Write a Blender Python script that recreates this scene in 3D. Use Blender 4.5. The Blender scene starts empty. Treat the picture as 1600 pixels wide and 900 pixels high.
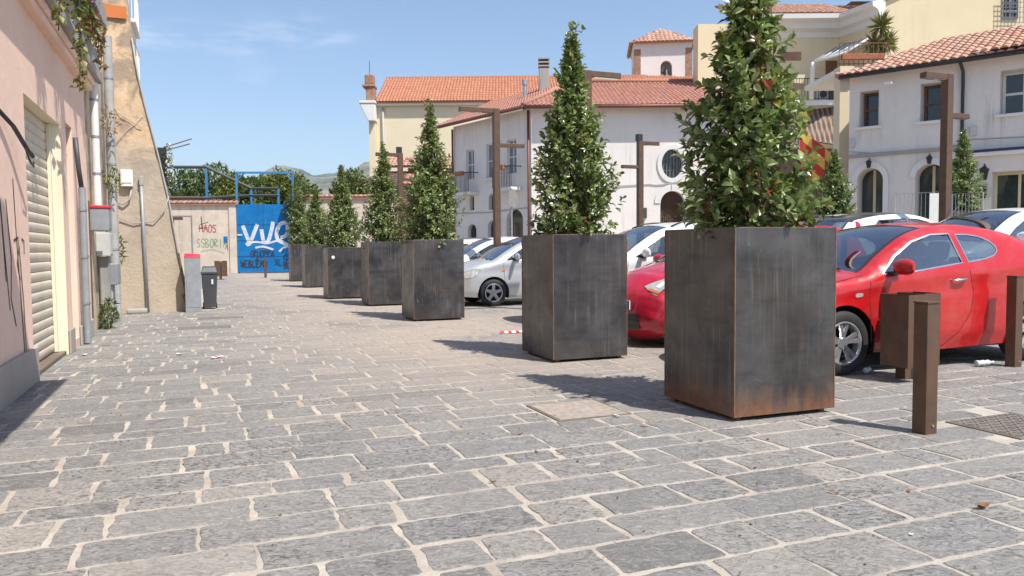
import bpy, bmesh, math, random
import numpy as np
from mathutils import Vector, Matrix
from mathutils import geometry as geo

# ------------------------------------------------------------------ camera, sky, sun, exposure
scene = bpy.context.scene
COL = scene.collection
F, CX, CY, CAM_H = 1200.0, 800.0, 450.0, 1.25        # photograph: 1600 x 900
PITCH, ROLL = math.atan(63 / 1200.0), math.radians(0.5)
cam_data = bpy.data.cameras.new('camera')
cam_data.sensor_width = 36.0
cam_data.lens = 36.0 * F / 1600.0
cam_data.clip_start = 0.05
cam_data.clip_end = 30000
cam = bpy.data.objects.new('camera', cam_data)
COL.objects.link(cam)
cam.matrix_world = Matrix.Translation((0, 0, CAM_H)) @ Matrix.Rotation(math.pi / 2 - PITCH, 4, 'X') @ Matrix.Rotation(-ROLL, 4, 'Z')
scene.camera = cam

SUN_EL = math.radians(57.9)
SUN_AZ = math.atan2(0.746, -0.666)                    # clockwise from +Y
world = bpy.data.worlds.new('World')
scene.world = world
world.use_nodes = True
wt = world.node_tree
wt.nodes.clear()
w_out = wt.nodes.new('ShaderNodeOutputWorld')
w_bg = wt.nodes.new('ShaderNodeBackground')
w_sky = wt.nodes.new('ShaderNodeTexSky')
w_sky.sky_type = 'NISHITA'
w_sky.sun_disc = False
w_sky.sun_elevation = SUN_EL
w_sky.sun_rotation = SUN_AZ
w_sky.altitude = 300
w_sky.air_density = 1.0
w_sky.dust_density = 0.7
w_sky.ozone_density = 1.6
w_bg.inputs['Strength'].default_value = 0.098
# thin fair-weather wisps: one cloud sheet over the whole sky
w_tc = wt.nodes.new('ShaderNodeTexCoord')
w_sep = wt.nodes.new('ShaderNodeSeparateXYZ')
wt.links.new(w_tc.outputs['Generated'], w_sep.inputs[0])
w_zz = wt.nodes.new('ShaderNodeMath'); w_zz.operation = 'MAXIMUM'; w_zz.inputs[1].default_value = 0.03
wt.links.new(w_sep.outputs['Z'], w_zz.inputs[0])
w_dx = wt.nodes.new('ShaderNodeMath'); w_dx.operation = 'DIVIDE'
w_dy = wt.nodes.new('ShaderNodeMath'); w_dy.operation = 'DIVIDE'
wt.links.new(w_sep.outputs['X'], w_dx.inputs[0]); wt.links.new(w_zz.outputs[0], w_dx.inputs[1])
wt.links.new(w_sep.outputs['Y'], w_dy.inputs[0]); wt.links.new(w_zz.outputs[0], w_dy.inputs[1])
w_cmb = wt.nodes.new('ShaderNodeCombineXYZ')
wt.links.new(w_dx.outputs[0], w_cmb.inputs[0]); wt.links.new(w_dy.outputs[0], w_cmb.inputs[1])
w_map = wt.nodes.new('ShaderNodeMapping')
w_map.inputs['Location'].default_value = (3.7, 2.7, 0.0)
w_map.inputs['Scale'].default_value = (0.8, 0.8, 1.0)
wt.links.new(w_cmb.outputs[0], w_map.inputs['Vector'])
w_n1 = wt.nodes.new('ShaderNodeTexNoise'); w_n1.inputs['Scale'].default_value = 0.55; w_n1.inputs['Detail'].default_value = 2
w_n2 = wt.nodes.new('ShaderNodeTexNoise'); w_n2.inputs['Scale'].default_value = 4.5; w_n2.inputs['Detail'].default_value = 6
w_n2.inputs['Roughness'].default_value = 0.6
wt.links.new(w_map.outputs[0], w_n1.inputs['Vector']); wt.links.new(w_map.outputs[0], w_n2.inputs['Vector'])
w_r1 = wt.nodes.new('ShaderNodeMapRange'); w_r1.inputs[1].default_value = 0.60; w_r1.inputs[2].default_value = 0.72
w_r2 = wt.nodes.new('ShaderNodeMapRange'); w_r2.inputs[1].default_value = 0.45; w_r2.inputs[2].default_value = 0.75
wt.links.new(w_n1.outputs['Fac'], w_r1.inputs[0]); wt.links.new(w_n2.outputs['Fac'], w_r2.inputs[0])
w_mul = wt.nodes.new('ShaderNodeMath'); w_mul.operation = 'MULTIPLY'
wt.links.new(w_r1.outputs[0], w_mul.inputs[0]); wt.links.new(w_r2.outputs[0], w_mul.inputs[1])
w_mul2 = wt.nodes.new('ShaderNodeMath'); w_mul2.operation = 'MULTIPLY'; w_mul2.inputs[1].default_value = 0.40
wt.links.new(w_mul.outputs[0], w_mul2.inputs[0])
w_mix = wt.nodes.new('ShaderNodeMixRGB')
w_mix.inputs[2].default_value = (7.5, 7.6, 7.8, 1)
wt.links.new(w_mul2.outputs[0], w_mix.inputs[0]); wt.links.new(w_sky.outputs[0], w_mix.inputs[1])
wt.links.new(w_mix.outputs[0], w_bg.inputs['Color'])
wt.links.new(w_bg.outputs[0], w_out.inputs['Surface'])

sun_data = bpy.data.lights.new('sun', 'SUN')
sun_data.energy = 3.7
sun_data.angle = math.radians(0.53)
sun_data.color = (1.0, 0.95, 0.87)
sun = bpy.data.objects.new('sun', sun_data)
COL.objects.link(sun)
to_sun = Vector((0.746 * math.cos(SUN_EL), -0.666 * math.cos(SUN_EL), math.sin(SUN_EL)))
sun.rotation_euler = to_sun.to_track_quat('Z', 'Y').to_euler()
sun.location = (20, -20, 40)

scene.view_settings.view_transform = 'Standard'
scene.view_settings.look = 'None'
scene.view_settings.exposure = 0.90
scene.view_settings.gamma = 1.0
scene.view_settings.use_curve_mapping = False
scene.cycles.max_bounces = 6
scene.cycles.diffuse_bounces = 3
scene.cycles.glossy_bounces = 3
scene.cycles.transmission_bounces = 5
scene.cycles.transparent_max_bounces = 8

# ------------------------------------------------------------------ helpers
rnd = random.Random(7)
A = math.radians(22.0)                                # the square's grid: rows of planters, walls, courses
U = Vector((math.cos(A), math.sin(A), 0)); V = Vector((-math.sin(A), math.cos(A), 0))

def ray(px, py):
    u = (px - CX) / F; v = -(py - CY) / F
    c, s = math.cos(-ROLL), math.sin(-ROLL)
    u, v = u * c - v * s, u * s + v * c
    return u, math.cos(PITCH) + v * math.sin(PITCH), -math.sin(PITCH) + v * math.cos(PITCH)

def ground_at(px, py, z=0.0):
    a, b, c = ray(px, py); t = (z - CAM_H) / c
    return Vector((a * t, b * t, z))

def at(px, py, Y):
    a, b, c = ray(px, py); t = Y / b
    return Vector((a * t, Y, CAM_H + c * t))

def gz(x, y):                                         # the square rises a little behind the first row of cars
    p = x * U.x + y * U.y
    return 0.09 * min(max(p - 9.0, 0.0), 5.0)

def tag(o, label=None, cat=None, group=None, kind=None):
    if label: o['label'] = label
    if cat: o['category'] = cat
    if group: o['group'] = group
    if kind: o['kind'] = kind
    return o

def empty(name, loc=(0, 0, 0), rz=0.0, label=None, cat=None, group=None):
    o = bpy.data.objects.new(name, None)
    COL.objects.link(o)
    o.location = loc; o.rotation_euler = (0, 0, rz)
    o.empty_display_size = 0.2
    return tag(o, label, cat, group)

def link_mesh(name, me, parent=None, loc=None, rot=None):
    o = bpy.data.objects.new(name, me)
    COL.objects.link(o)
    if parent is not None: o.parent = parent
    if loc is not None: o.location = loc
    if rot is not None: o.rotation_euler = rot
    return o

def copy_tree(o, parent=None):
    c = o.copy(); COL.objects.link(c); c.parent = parent
    for ch in o.children: copy_tree(ch, c)
    return c

class MB:
    def __init__(s): s.v = []; s.f = []; s.t = []; s.cur = 0.5
    def add(s, vs, fs):
        n = len(s.v); s.v.extend([tuple(p) for p in vs])
        for f in fs:
            s.f.append([i + n for i in f]); s.t.append(s.cur)
        return s
    def box(s, x0, x1, y0, y1, z0, z1, M=None):
        vs = [Vector(p) for p in ((x0,y0,z0),(x1,y0,z0),(x1,y1,z0),(x0,y1,z0),(x0,y0,z1),(x1,y0,z1),(x1,y1,z1),(x0,y1,z1))]
        if M is not None: vs = [M @ p for p in vs]
        return s.add(vs, [(3,2,1,0),(4,5,6,7),(0,1,5,4),(1,2,6,5),(2,3,7,6),(3,0,4,7)])
    def quad(s, a, b, c, d): return s.add([a, b, c, d], [(0, 1, 2, 3)])
    def tube(s, path, r, n=8, caps=True):
        path = [Vector(p) for p in path]
        rs = r if isinstance(r, (list, tuple)) else [r] * len(path)
        rings = []
        prev = None
        for i, p in enumerate(path):
            d = (path[min(i + 1, len(path) - 1)] - path[max(i - 1, 0)])
            if d.length < 1e-9: d = Vector((0, 0, 1))
            d.normalize()
            if prev is None:
                a = d.orthogonal().normalized()
            else:
                a = prev - d * prev.dot(d)
                a = a.normalized() if a.length > 1e-6 else d.orthogonal().normalized()
            prev = a
            b = d.cross(a)
            rings.append([p + (a * math.cos(2 * math.pi * k / n) + b * math.sin(2 * math.pi * k / n)) * rs[i] for k in range(n)])
        vs = [q for ring in rings for q in ring]
        fs = [(i * n + k, i * n + (k + 1) % n, (i + 1) * n + (k + 1) % n, (i + 1) * n + k) for i in range(len(path) - 1) for k in range(n)]
        if caps:
            fs.append(tuple(range(n))[::-1]); fs.append(tuple((len(path) - 1) * n + k for k in range(n)))
        return s.add(vs, fs)
    def lathe(s, prof, n=24, M=None, cap=False):
        vs = []; fs = []
        for r, z in prof:
            for k in range(n):
                a = 2 * math.pi * k / n
                vs.append(Vector((r * math.cos(a), r * math.sin(a), z)))
        for i in range(len(prof) - 1):
            for k in range(n):
                fs.append((i * n + k, i * n + (k + 1) % n, (i + 1) * n + (k + 1) % n, (i + 1) * n + k))
        if cap:
            fs.append(tuple(range(n))[::-1]); fs.append(tuple((len(prof) - 1) * n + k for k in range(n)))
        if M is not None: vs = [M @ p for p in vs]
        return s.add(vs, fs)
    def prism(s, pts, h0, h1, M=None):
        """polygon pts in local xy, extruded in z"""
        n = len(pts)
        vs = [Vector((x, y, h0)) for x, y in pts] + [Vector((x, y, h1)) for x, y in pts]
        if M is not None: vs = [M @ p for p in vs]
        fs = [tuple(range(n))[::-1], tuple(range(n, 2 * n))] + [(i, (i + 1) % n, (i + 1) % n + n, i + n) for i in range(n)]
        return s.add(vs, fs)
    def xz(s, pts, y0, y1):
        """polygon pts in xz, extruded along y"""
        n = len(pts)
        vs = [Vector((x, y0, z)) for x, z in pts] + [Vector((x, y1, z)) for x, z in pts]
        fs = [tuple(range(n)), tuple(range(n, 2 * n))[::-1]] + [((i + 1) % n, i, i + n, (i + 1) % n + n) for i in range(n)]
        return s.add(vs, fs)
    def panel(s, outer, holes=(), y=0.0, reveal=0.0):
        """wall face in the xz plane (front towards -y) with holes and their reveals"""
        polys = [[Vector((x, z, 0)) for x, z in outer]] + [[Vector((x, z, 0)) for x, z in h] for h in holes]
        flat = [p for pl in polys for p in pl]
        tris = geo.tessellate_polygon(polys)
        fs = []
        for t in tris:
            a, b, c = [flat[i] for i in t]
            cr = (b.x - a.x) * (c.y - a.y) - (b.y - a.y) * (c.x - a.x)
            fs.append(tuple(t) if cr > 0 else tuple(t)[::-1])
        s.add([(p.x, y, p.y) for p in flat], fs)
        if reveal:
            for h in holes:
                n = len(h)
                s.add([(x, y, z) for x, z in h] + [(x, y + reveal, z) for x, z in h],
                      [(i, (i + 1) % n, (i + 1) % n + n, i + n) for i in range(n)])
        return s
    def mesh(s, name, mat, smooth=False, angle=None):
        me = bpy.data.meshes.new(name)
        me.from_pydata(s.v, [], s.f)
        if len(set(s.t)) > 1 or (s.t and s.t[0] != 0.5):
            at_ = me.attributes.new('tint', 'FLOAT', 'FACE')
            at_.data.foreach_set('value', np.array(s.t, dtype=np.float32))
        if mat is not None: me.materials.append(mat)
        if smooth:
            me.polygons.foreach_set('use_smooth', [True] * len(me.polygons))
            if angle is not None: me.set_sharp_from_angle(angle=math.radians(angle))
        me.update()
        return me
    def build(s, name, mat, parent=None, loc=None, rot=None, smooth=False, angle=None, bevel=0.0, seg=2):
        o = link_mesh(name, s.mesh(name, mat, smooth, angle), parent, loc, rot)
        if bevel:
            b = o.modifiers.new('bevel', 'BEVEL'); b.width = bevel; b.segments = seg; b.limit_method = 'ANGLE'; b.angle_limit = math.radians(35)
        return o

def rect(x0, x1, z0, z1): return [(x0, z0), (x1, z0), (x1, z1), (x0, z1)]
def arch(x0, x1, z0, zs, zt, n=14):
    cx, r = (x0 + x1) / 2, (x1 - x0) / 2
    return [(x0, z0), (x1, z0)] + [(cx + r * math.cos(math.pi * k / n), zs + (zt - zs) * math.sin(math.pi * k / n)) for k in range(n + 1)]
def ellipse(cx, cz, rx, rz, n=28): return [(cx + rx * math.cos(2 * math.pi * k / n), cz + rz * math.sin(2 * math.pi * k / n)) for k in range(n)]
def inset(poly, d):
    cx = sum(p[0] for p in poly) / len(poly); cz = sum(p[1] for p in poly) / len(poly)
    out = []
    for x, z in poly:
        l = math.hypot(x - cx, z - cz) or 1
        out.append((x - (x - cx) / l * d, z - (z - cz) / l * d))
    return out
def inset_rect(p, d):
    xs = [q[0] for q in p]; zs = [q[1] for q in p]
    return rect(min(xs) + d, max(xs) - d, min(zs) + d, max(zs) - d)

# ------------------------------------------------------------------ materials
def lin(r, g, b):
    f = lambda c: (c / 255 / 12.92) if c / 255 <= 0.04045 else ((c / 255 + 0.055) / 1.055) ** 2.4
    return (f(r), f(g), f(b))

class NT:
    def __init__(s, name):
        s.m = bpy.data.materials.new(name); s.m.use_nodes = True
        s.t = s.m.node_tree; s.t.nodes.clear()
        s.out = s.t.nodes.new('ShaderNodeOutputMaterial')
    def n(s, typ, ins=None, **props):
        nd = s.t.nodes.new('ShaderNode' + typ)
        for k, v in props.items(): setattr(nd, k, v)
        for k, v in (ins or {}).items():
            sock = nd.inputs[k]
            if isinstance(v, bpy.types.NodeSocket): s.t.links.new(v, sock)
            elif isinstance(v, bpy.types.Node): s.t.links.new(v.outputs[0], sock)
            elif isinstance(v, (tuple, list)) and len(v) == 3 and sock.type == 'RGBA': sock.default_value = (*v, 1)
            else: sock.default_value = v
        return nd
    def pos(s, scale=(1, 1, 1), obj=False):
        if obj: c = s.n('TexCoord').outputs['Object']
        else: c = s.n('NewGeometry').outputs['Position']
        return s.n('Mapping', {'Vector': c, 'Scale': scale}).outputs[0]
    def noise(s, vec, scale, detail=4, rough=0.55, dist=0.0):
        return s.n('TexNoise', {'Vector': vec, 'Scale': scale, 'Detail': detail, 'Roughness': rough, 'Distortion': dist}).outputs['Fac']
    def rng(s, f, a, b, c=0.0, d=1.0):
        return s.n('MapRange', {0: f, 1: a, 2: b, 3: c, 4: d}).outputs[0]
    def mix(s, f, a, b, mode='MIX'):
        nd = s.n('MixRGB', {0: f, 1: a, 2: b}, blend_type=mode); return nd.outputs[0]
    def math(s, op, a, b=0.0):
        return s.n('Math', {0: a, 1: b}, operation=op).outputs[0]
    def bump(s, h, strength=0.3, dist=0.01):
        return s.n('Bump', {'Height': h, 'Strength': strength, 'Distance': dist}).outputs[0]
    def bsdf(s, **ins):
        b = s.n('BsdfPrincipled')
        for k, v in ins.items():
            k = k.replace('_', ' ')
            sock = b.inputs[k]
            if isinstance(v, bpy.types.NodeSocket): s.t.links.new(v, sock)
            elif isinstance(v, (tuple, list)) and sock.type == 'RGBA': sock.default_value = (*v[:3], 1)
            else: sock.default_value = v
        s.t.links.new(b.outputs[0], s.out.inputs['Surface'])
        return b

def plain(name, col, rough=0.6, metal=0.0, var=0.12, vscale=6.0, bump=0.15, bscale=60.0, obj=False, coat=0.0, spec=0.5):
    k = NT(name); p = k.pos(obj=obj)
    f = k.noise(p, vscale, 5)
    c = k.mix(k.rng(f, 0.3, 0.7), tuple(x * (1 - var) for x in col), tuple(min(1, x * (1 + var)) for x in col))
    ins = dict(Base_Color=c, Roughness=rough, Metallic=metal, Specular_IOR_Level=spec)
    if coat: ins.update(Coat_Weight=coat, Coat_Roughness=0.04)
    if bump: ins['Normal'] = k.bump(k.noise(p, bscale, 3), bump, 0.004)
    k.bsdf(**ins)
    return k.m

def stucco(name, col, stain, amount=0.5, var=0.1, bump=0.35, bscale=45.0, patch=None, patch_amt=0.0, low=None):
    """rendered wall: mottled colour, vertical run-off stains, rough relief"""
    k = NT(name); p = k.pos()
    big = k.noise(p, 0.9, 5, 0.6)
    c = k.mix(k.rng(big, 0.3, 0.7), tuple(x * (1 - var) for x in col), tuple(min(1, x * (1 + var)) for x in col))
    fine = k.noise(p, 14, 6, 0.65)
    c = k.mix(k.rng(fine, 0.35, 0.75, 0, 0.25), c, tuple(x * 0.8 for x in col))
    st = k.noise(k.pos((5.0, 5.0, 0.35)), 1.0, 5, 0.6)
    st2 = k.noise(p, 0.5, 3)
    m = k.math('MULTIPLY', k.rng(st, 0.52, 0.75), k.rng(st2, 0.4, 0.65))
    c = k.mix(k.math('MULTIPLY', m, amount), c, stain)
    if patch is not None:
        pm = k.noise(p, 1.6, 7, 0.62, 0.3)
        c = k.mix(k.math('MULTIPLY', k.rng(pm, 0.5, 0.58), patch_amt), c, patch)
    if low is not None:                                # splashed and weathered zone near the ground: (colour, height)
        z = k.n('SeparateXYZ', {0: k.n('NewGeometry').outputs['Position']}).outputs['Z']
        zz = k.math('ADD', z, k.math('MULTIPLY', k.noise(p, 1.3, 6), 1.4))
        c = k.mix(k.rng(zz, low[1] + 0.9, low[1] + 0.4, 0, 0.8), c, low[0])
    h = k.math('ADD', k.noise(p, bscale, 5, 0.65), k.math('MULTIPLY', k.noise(p, 5, 4), 1.5))
    k.bsdf(Base_Color=c, Roughness=0.92, Specular_IOR_Level=0.25, Normal=k.bump(h, bump, 0.012))
    return k.m

def steel_mat(name, rust):
    """dark hot-rolled plate: streaked mill scale, handling marks, rust creeping up from the foot"""
    k = NT(name)
    rnd_ = k.math('MULTIPLY', k.n('ObjectInfo').outputs['Random'], 83.0)
    oc = k.n('VectorMath', {0: k.n('TexCoord').outputs['Object'], 1: k.n('CombineXYZ', {0: rnd_, 1: rnd_}).outputs[0]}, operation='ADD').outputs[0]
    k.pos = lambda scale=(1, 1, 1), obj=True: k.n('Mapping', {'Vector': oc, 'Scale': scale}).outputs[0]
    p = k.pos()
    st = k.noise(k.pos((30, 30, 1.0)), 1.0, 6, 0.65)
    bl = k.noise(p, 2.6, 6, 0.6, 0.4)
    sc = k.noise(p, 11, 8, 0.7, 1.2)
    c = k.mix(k.rng(bl, 0.32, 0.68), (0.045, 0.045, 0.049), (0.130, 0.127, 0.128))
    c = k.mix(k.rng(k.noise(p, 1.3, 5, 0.6, 0.8), 0.44, 0.66, 0, 0.55), c, (0.098, 0.075, 0.058))
    c = k.mix(k.math('MULTIPLY', k.rng(st, 0.53, 0.72, 0, 0.75), k.rng(k.noise(p, 1.7, 3), 0.36, 0.58)), c, (0.25, 0.225, 0.195))
    c = k.mix(k.rng(k.noise(k.pos((3, 3, 14), obj=True), 1.0, 5, 0.6), 0.5, 0.75, 0, 0.4), c, (0.030, 0.031, 0.036))
    sm_ = k.math('MULTIPLY', k.rng(k.noise(p, 5.5, 8, 0.72, 1.6), 0.6, 0.68), k.rng(k.noise(p, 1.5, 2), 0.52, 0.62))
    c = k.mix(k.math('MULTIPLY', sm_, 0.45), c, (0.34, 0.33, 0.31))
    z = k.n('SeparateXYZ', {0: k.n('TexCoord').outputs['Object']}).outputs['Z']
    rz = k.math('ADD', z, k.math('MULTIPLY', k.noise(k.pos((9, 9, 1.5), obj=True), 1.0, 6, 0.65), 0.5))
    rf = k.rng(rz, -0.20 - 0.26 * (1 - rust), -0.47 - 0.14 * (1 - rust), 0, 0.85 * (0.4 + 0.6 * rust))
    rust_c = k.mix(k.rng(sc, 0.35, 0.65), (0.17, 0.062, 0.022), (0.30, 0.13, 0.045))
    c = k.mix(rf, c, rust_c)
    spots = k.math('MULTIPLY', k.rng(k.noise(p, 7, 8, 0.75), 0.58, 0.72, 0, 0.6), k.rng(k.noise(p, 1.1, 2), 0.42, 0.65))
    c = k.mix(spots, c, (0.16, 0.075, 0.035))
    ro = k.rng(k.noise(p, 6, 6), 0.3, 0.7, 0.30, 0.50)
    ro = k.math('ADD', ro, k.math('MULTIPLY', rf, 0.3))
    k.bsdf(Base_Color=c, Roughness=ro, Metallic=k.math('SUBTRACT', 0.6, k.math('MULTIPLY', rf, 0.5)), Normal=k.bump(k.math('ADD', sc, st), 0.1, 0.004))
    return k.m

def leaf_mat(name, dark, mid, light, accents=True, rough=0.38):
    k = NT(name)
    t = k.n('Attribute', attribute_name='tint').outputs['Fac']
    r = k.n('ValToRGB', {0: t})
    cr = r.color_ramp
    cr.elements[0].position = 0.0; cr.elements[0].color = (*dark, 1)
    cr.elements[1].position = 0.55; cr.elements[1].color = (*mid, 1)
    e = cr.elements.new(0.86); e.color = (*light, 1)
    if accents:
        e = cr.elements.new(0.93); e.color = (0.36, 0.30, 0.05, 1)
        e = cr.elements.new(0.975); e.color = (0.16, 0.06, 0.02, 1)
        e = cr.elements.new(1.0); e.color = (0.30, 0.03, 0.02, 1)
    c = r.outputs[0]
    p = k.pos()
    c = k.mix(k.rng(k.noise(p, 30, 3), 0.3, 0.7, 0, 0.3), c, dark)
    b = k.bsdf(Base_Color=c, Roughness=rough, Specular_IOR_Level=0.5)
    tr = k.n('BsdfTranslucent', {'Color': k.mix(0.5, c, (0.16, 0.24, 0.03))})
    ms = k.n('MixShader', {0: 0.26, 1: b.outputs[0], 2: tr.outputs[0]})
    k.t.links.new(ms.outputs[0], k.out.inputs['Surface'])
    return k.m

def paint(name, col, flake=0.0, rough=0.36):
    k = NT(name); p = k.pos(obj=True)
    dust = k.noise(p, 5, 6, 0.65)
    c = k.mix(k.rng(dust, 0.45, 0.75, 0, 0.10), col, (0.45, 0.40, 0.34))
    k.bsdf(Base_Color=c, Roughness=rough, Metallic=flake, Coat_Weight=0.75, Coat_Roughness=k.rng(dust, 0.3, 0.7, 0.02, 0.09), Specular_IOR_Level=0.35)
    return k.m

def glass_mat(name, tint=(0.70, 0.78, 0.78), trans=0.62, rough=0.02):
    k = NT(name)
    g = k.n('BsdfGlossy', {'Color': (0.95, 0.97, 1.0), 'Roughness': rough})
    t = k.n('BsdfTransparent', {'Color': tuple(x * trans for x in tint)})
    fr = k.n('LayerWeight', {'Blend': 0.35}).outputs['Facing']
    f = k.rng(fr, 0.0, 1.0, 0.07, 0.75)
    ms = k.n('MixShader', {0: f, 1: t.outputs[0], 2: g.outputs[0]})
    k.t.links.new(ms.outputs[0], k.out.inputs['Surface'])
    return k.m

def tile_mat(name, c1, c2, old, amt=0.5):
    k = NT(name); p = k.pos()
    t = k.n('Attribute', attribute_name='tint').outputs['Fac']
    c = k.mix(t, c1, c2)
    c = k.mix(k.rng(k.noise(p, 1.2, 6, 0.65), 0.42, 0.7, 0, amt), c, old)
    c = k.mix(k.rng(k.noise(p, 16, 5, 0.65), 0.45, 0.7, 0, 0.45), c, tuple(x * 0.55 for x in old))
    k.bsdf(Base_Color=c, Roughness=0.85, Specular_IOR_Level=0.3, Normal=k.bump(k.noise(p, 40, 4), 0.3, 0.01))
    return k.m

MT = {}
MT['white_paint'] = plain('white_paint', (0.74, 0.73, 0.70), 0.5, var=0.05)
MT['dark_metal'] = plain('dark_metal', (0.035, 0.035, 0.038), 0.45, 0.3)
MT['corten'] = plain('brown_painted_steel', (0.120, 0.068, 0.042), 0.48, 0.25, var=0.18, vscale=9, bump=0.12, bscale=120)
MT['grey_metal'] = plain('grey_painted_metal', (0.30, 0.32, 0.34), 0.45, 0.2, var=0.12)
MT['galv'] = plain('galvanised_metal', (0.42, 0.44, 0.46), 0.38, 0.7, var=0.2, vscale=20)
MT['pvc_grey'] = plain('grey_plastic_pipe', (0.36, 0.36, 0.35), 0.5, var=0.15, vscale=4)
MT['pvc_white'] = plain('white_plastic_pipe', (0.72, 0.71, 0.68), 0.45, var=0.08, vscale=4)
MT['box_grey'] = plain('grey_box_plastic', (0.50, 0.50, 0.48), 0.55, var=0.1, vscale=5)
MT['red_plastic'] = plain('red_plastic', (0.60, 0.035, 0.07), 0.45, var=0.08)
MT['black_plastic'] = plain('black_plastic', (0.022, 0.022, 0.024), 0.5, var=0.1)
MT['dark_grey_plastic'] = plain('dark_grey_plastic', (0.055, 0.06, 0.066), 0.5, var=0.1)
MT['rubber'] = plain('tyre_rubber', (0.022, 0.021, 0.021), 0.75, var=0.2, vscale=12, bump=0.3, bscale=90)
MT['alloy'] = plain('wheel_alloy', (0.55, 0.56, 0.57), 0.3, 0.75, var=0.08)
MT['chrome'] = plain('chrome', (0.62, 0.62, 0.62), 0.28, 1.0, var=0.02, bump=0)
MT['pane'] = plain('window_pane', (0.018, 0.022, 0.026), 0.06, var=0.3, vscale=1.5, bump=0, spec=0.8)
MT['shop_pane'] = plain('shop_pane', (0.03, 0.045, 0.045), 0.04, var=0.4, vscale=1.2, bump=0, spec=0.8)
MT['wood'] = plain('brown_wood', (0.16, 0.075, 0.032), 0.55, var=0.25, vscale=8)
MT['old_wood'] = plain('weathered_wood', (0.15, 0.115, 0.085), 0.8, var=0.3, vscale=8, bump=0.3)
MT['concrete'] = stucco('weathered_concrete', (0.36, 0.345, 0.32), (0.10, 0.095, 0.085), 0.8)
MT['soil'] = plain('potting_soil', (0.055, 0.038, 0.026), 0.95, var=0.4, vscale=30, bump=0.8, bscale=60)
MT['terracotta'] = plain('terracotta', (0.36, 0.12, 0.06), 0.8, var=0.2)
MT['bark'] = plain('bark', (0.085, 0.052, 0.036), 0.9, var=0.3, vscale=20, bump=0.5, bscale=60)
MT['leaf'] = leaf_mat('photinia_leaf', (0.060, 0.100, 0.030), (0.235, 0.310, 0.090), (0.56, 0.60, 0.32), rough=0.26)
MT['bush'] = leaf_mat('bush_leaf', (0.055, 0.090, 0.030), (0.130, 0.185, 0.055), (0.24, 0.28, 0.09), False, 0.55)
MT['bush_y'] = leaf_mat('yellow_bush_leaf', (0.045, 0.070, 0.014), (0.13, 0.165, 0.025), (0.24, 0.25, 0.05), False, 0.5)
MT['trail'] = leaf_mat('trailing_leaf', (0.07, 0.085, 0.018), (0.20, 0.20, 0.045), (0.36, 0.32, 0.10), False, 0.5)
MT['dry'] = leaf_mat('dry_leaf', (0.16, 0.09, 0.05), (0.30, 0.19, 0.12), (0.45, 0.33, 0.22), False, 0.8)
MT['purple'] = plain('purple_petals', (0.30, 0.05, 0.42), 0.6, var=0.3, vscale=30)
MT['glass'] = glass_mat('car_glass')

def catmull(pts, per):
    out = []
    n = len(pts)
    for i in range(n - 1):
        p0 = pts[max(i - 1, 0)]; p1 = pts[i]; p2 = pts[i + 1]; p3 = pts[min(i + 2, n - 1)]
        for s in range(per):
            t = s / per
            out.append(tuple(0.5 * ((2 * p1[c]) + (-p0[c] + p2[c]) * t + (2 * p0[c] - 5 * p1[c] + 4 * p2[c] - p3[c]) * t * t + (-p0[c] + 3 * p1[c] - 3 * p2[c] + p3[c]) * t ** 3) for c in range(2)))
    out.append(tuple(pts[-1][:2]))
    return out

def inside(poly, x, z):
    c = False
    n = len(poly)
    for i in range(n):
        x1, z1 = poly[i]; x2, z2 = poly[(i + 1) % n]
        if (z1 > z) != (z2 > z) and x < (x2 - x1) * (z - z1) / (z2 - z1) + x1: c = not c
    return c

def dense(poly, step=.05, closed=True):
    out = []
    n = len(poly)
    for i in range(n if closed else n - 1):
        a = poly[i]; b = poly[(i + 1) % n]
        L = math.hypot(b[0] - a[0], b[1] - a[1]); k = max(1, int(L / step))
        for s in range(k): out.append((a[0] + (b[0] - a[0]) * s / k, a[1] + (b[1] - a[1]) * s / k))
    if not closed: out.append(poly[-1])
    return out

def smooth_poly(pts, per=5):
    """closed Catmull-Rom through pts"""
    n = len(pts); out = []
    for i in range(n):
        p0, p1, p2, p3 = pts[i - 1], pts[i], pts[(i + 1) % n], pts[(i + 2) % n]
        for s in range(per):
            t = s / per
            out.append(tuple(0.5 * ((2 * p1[c]) + (-p0[c] + p2[c]) * t + (2 * p0[c] - 5 * p1[c] + 4 * p2[c] - p3[c]) * t * t + (-p0[c] + 3 * p1[c] - 3 * p2[c] + p3[c]) * t ** 3) for c in range(2)))
    return out


# ------------------------------------------------------------------ steel planters and the clipped photinias in them
MT['steel'] = steel_mat('dark_steel_plate', 0.0)
MT['steel_rust'] = steel_mat('rusting_steel_plate', 1.0)
MT['rim'] = plain('rusty_cut_edge', (0.20, 0.12, 0.075), 0.7, 0.3, var=0.35, vscale=14, bump=0.3)

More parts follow.
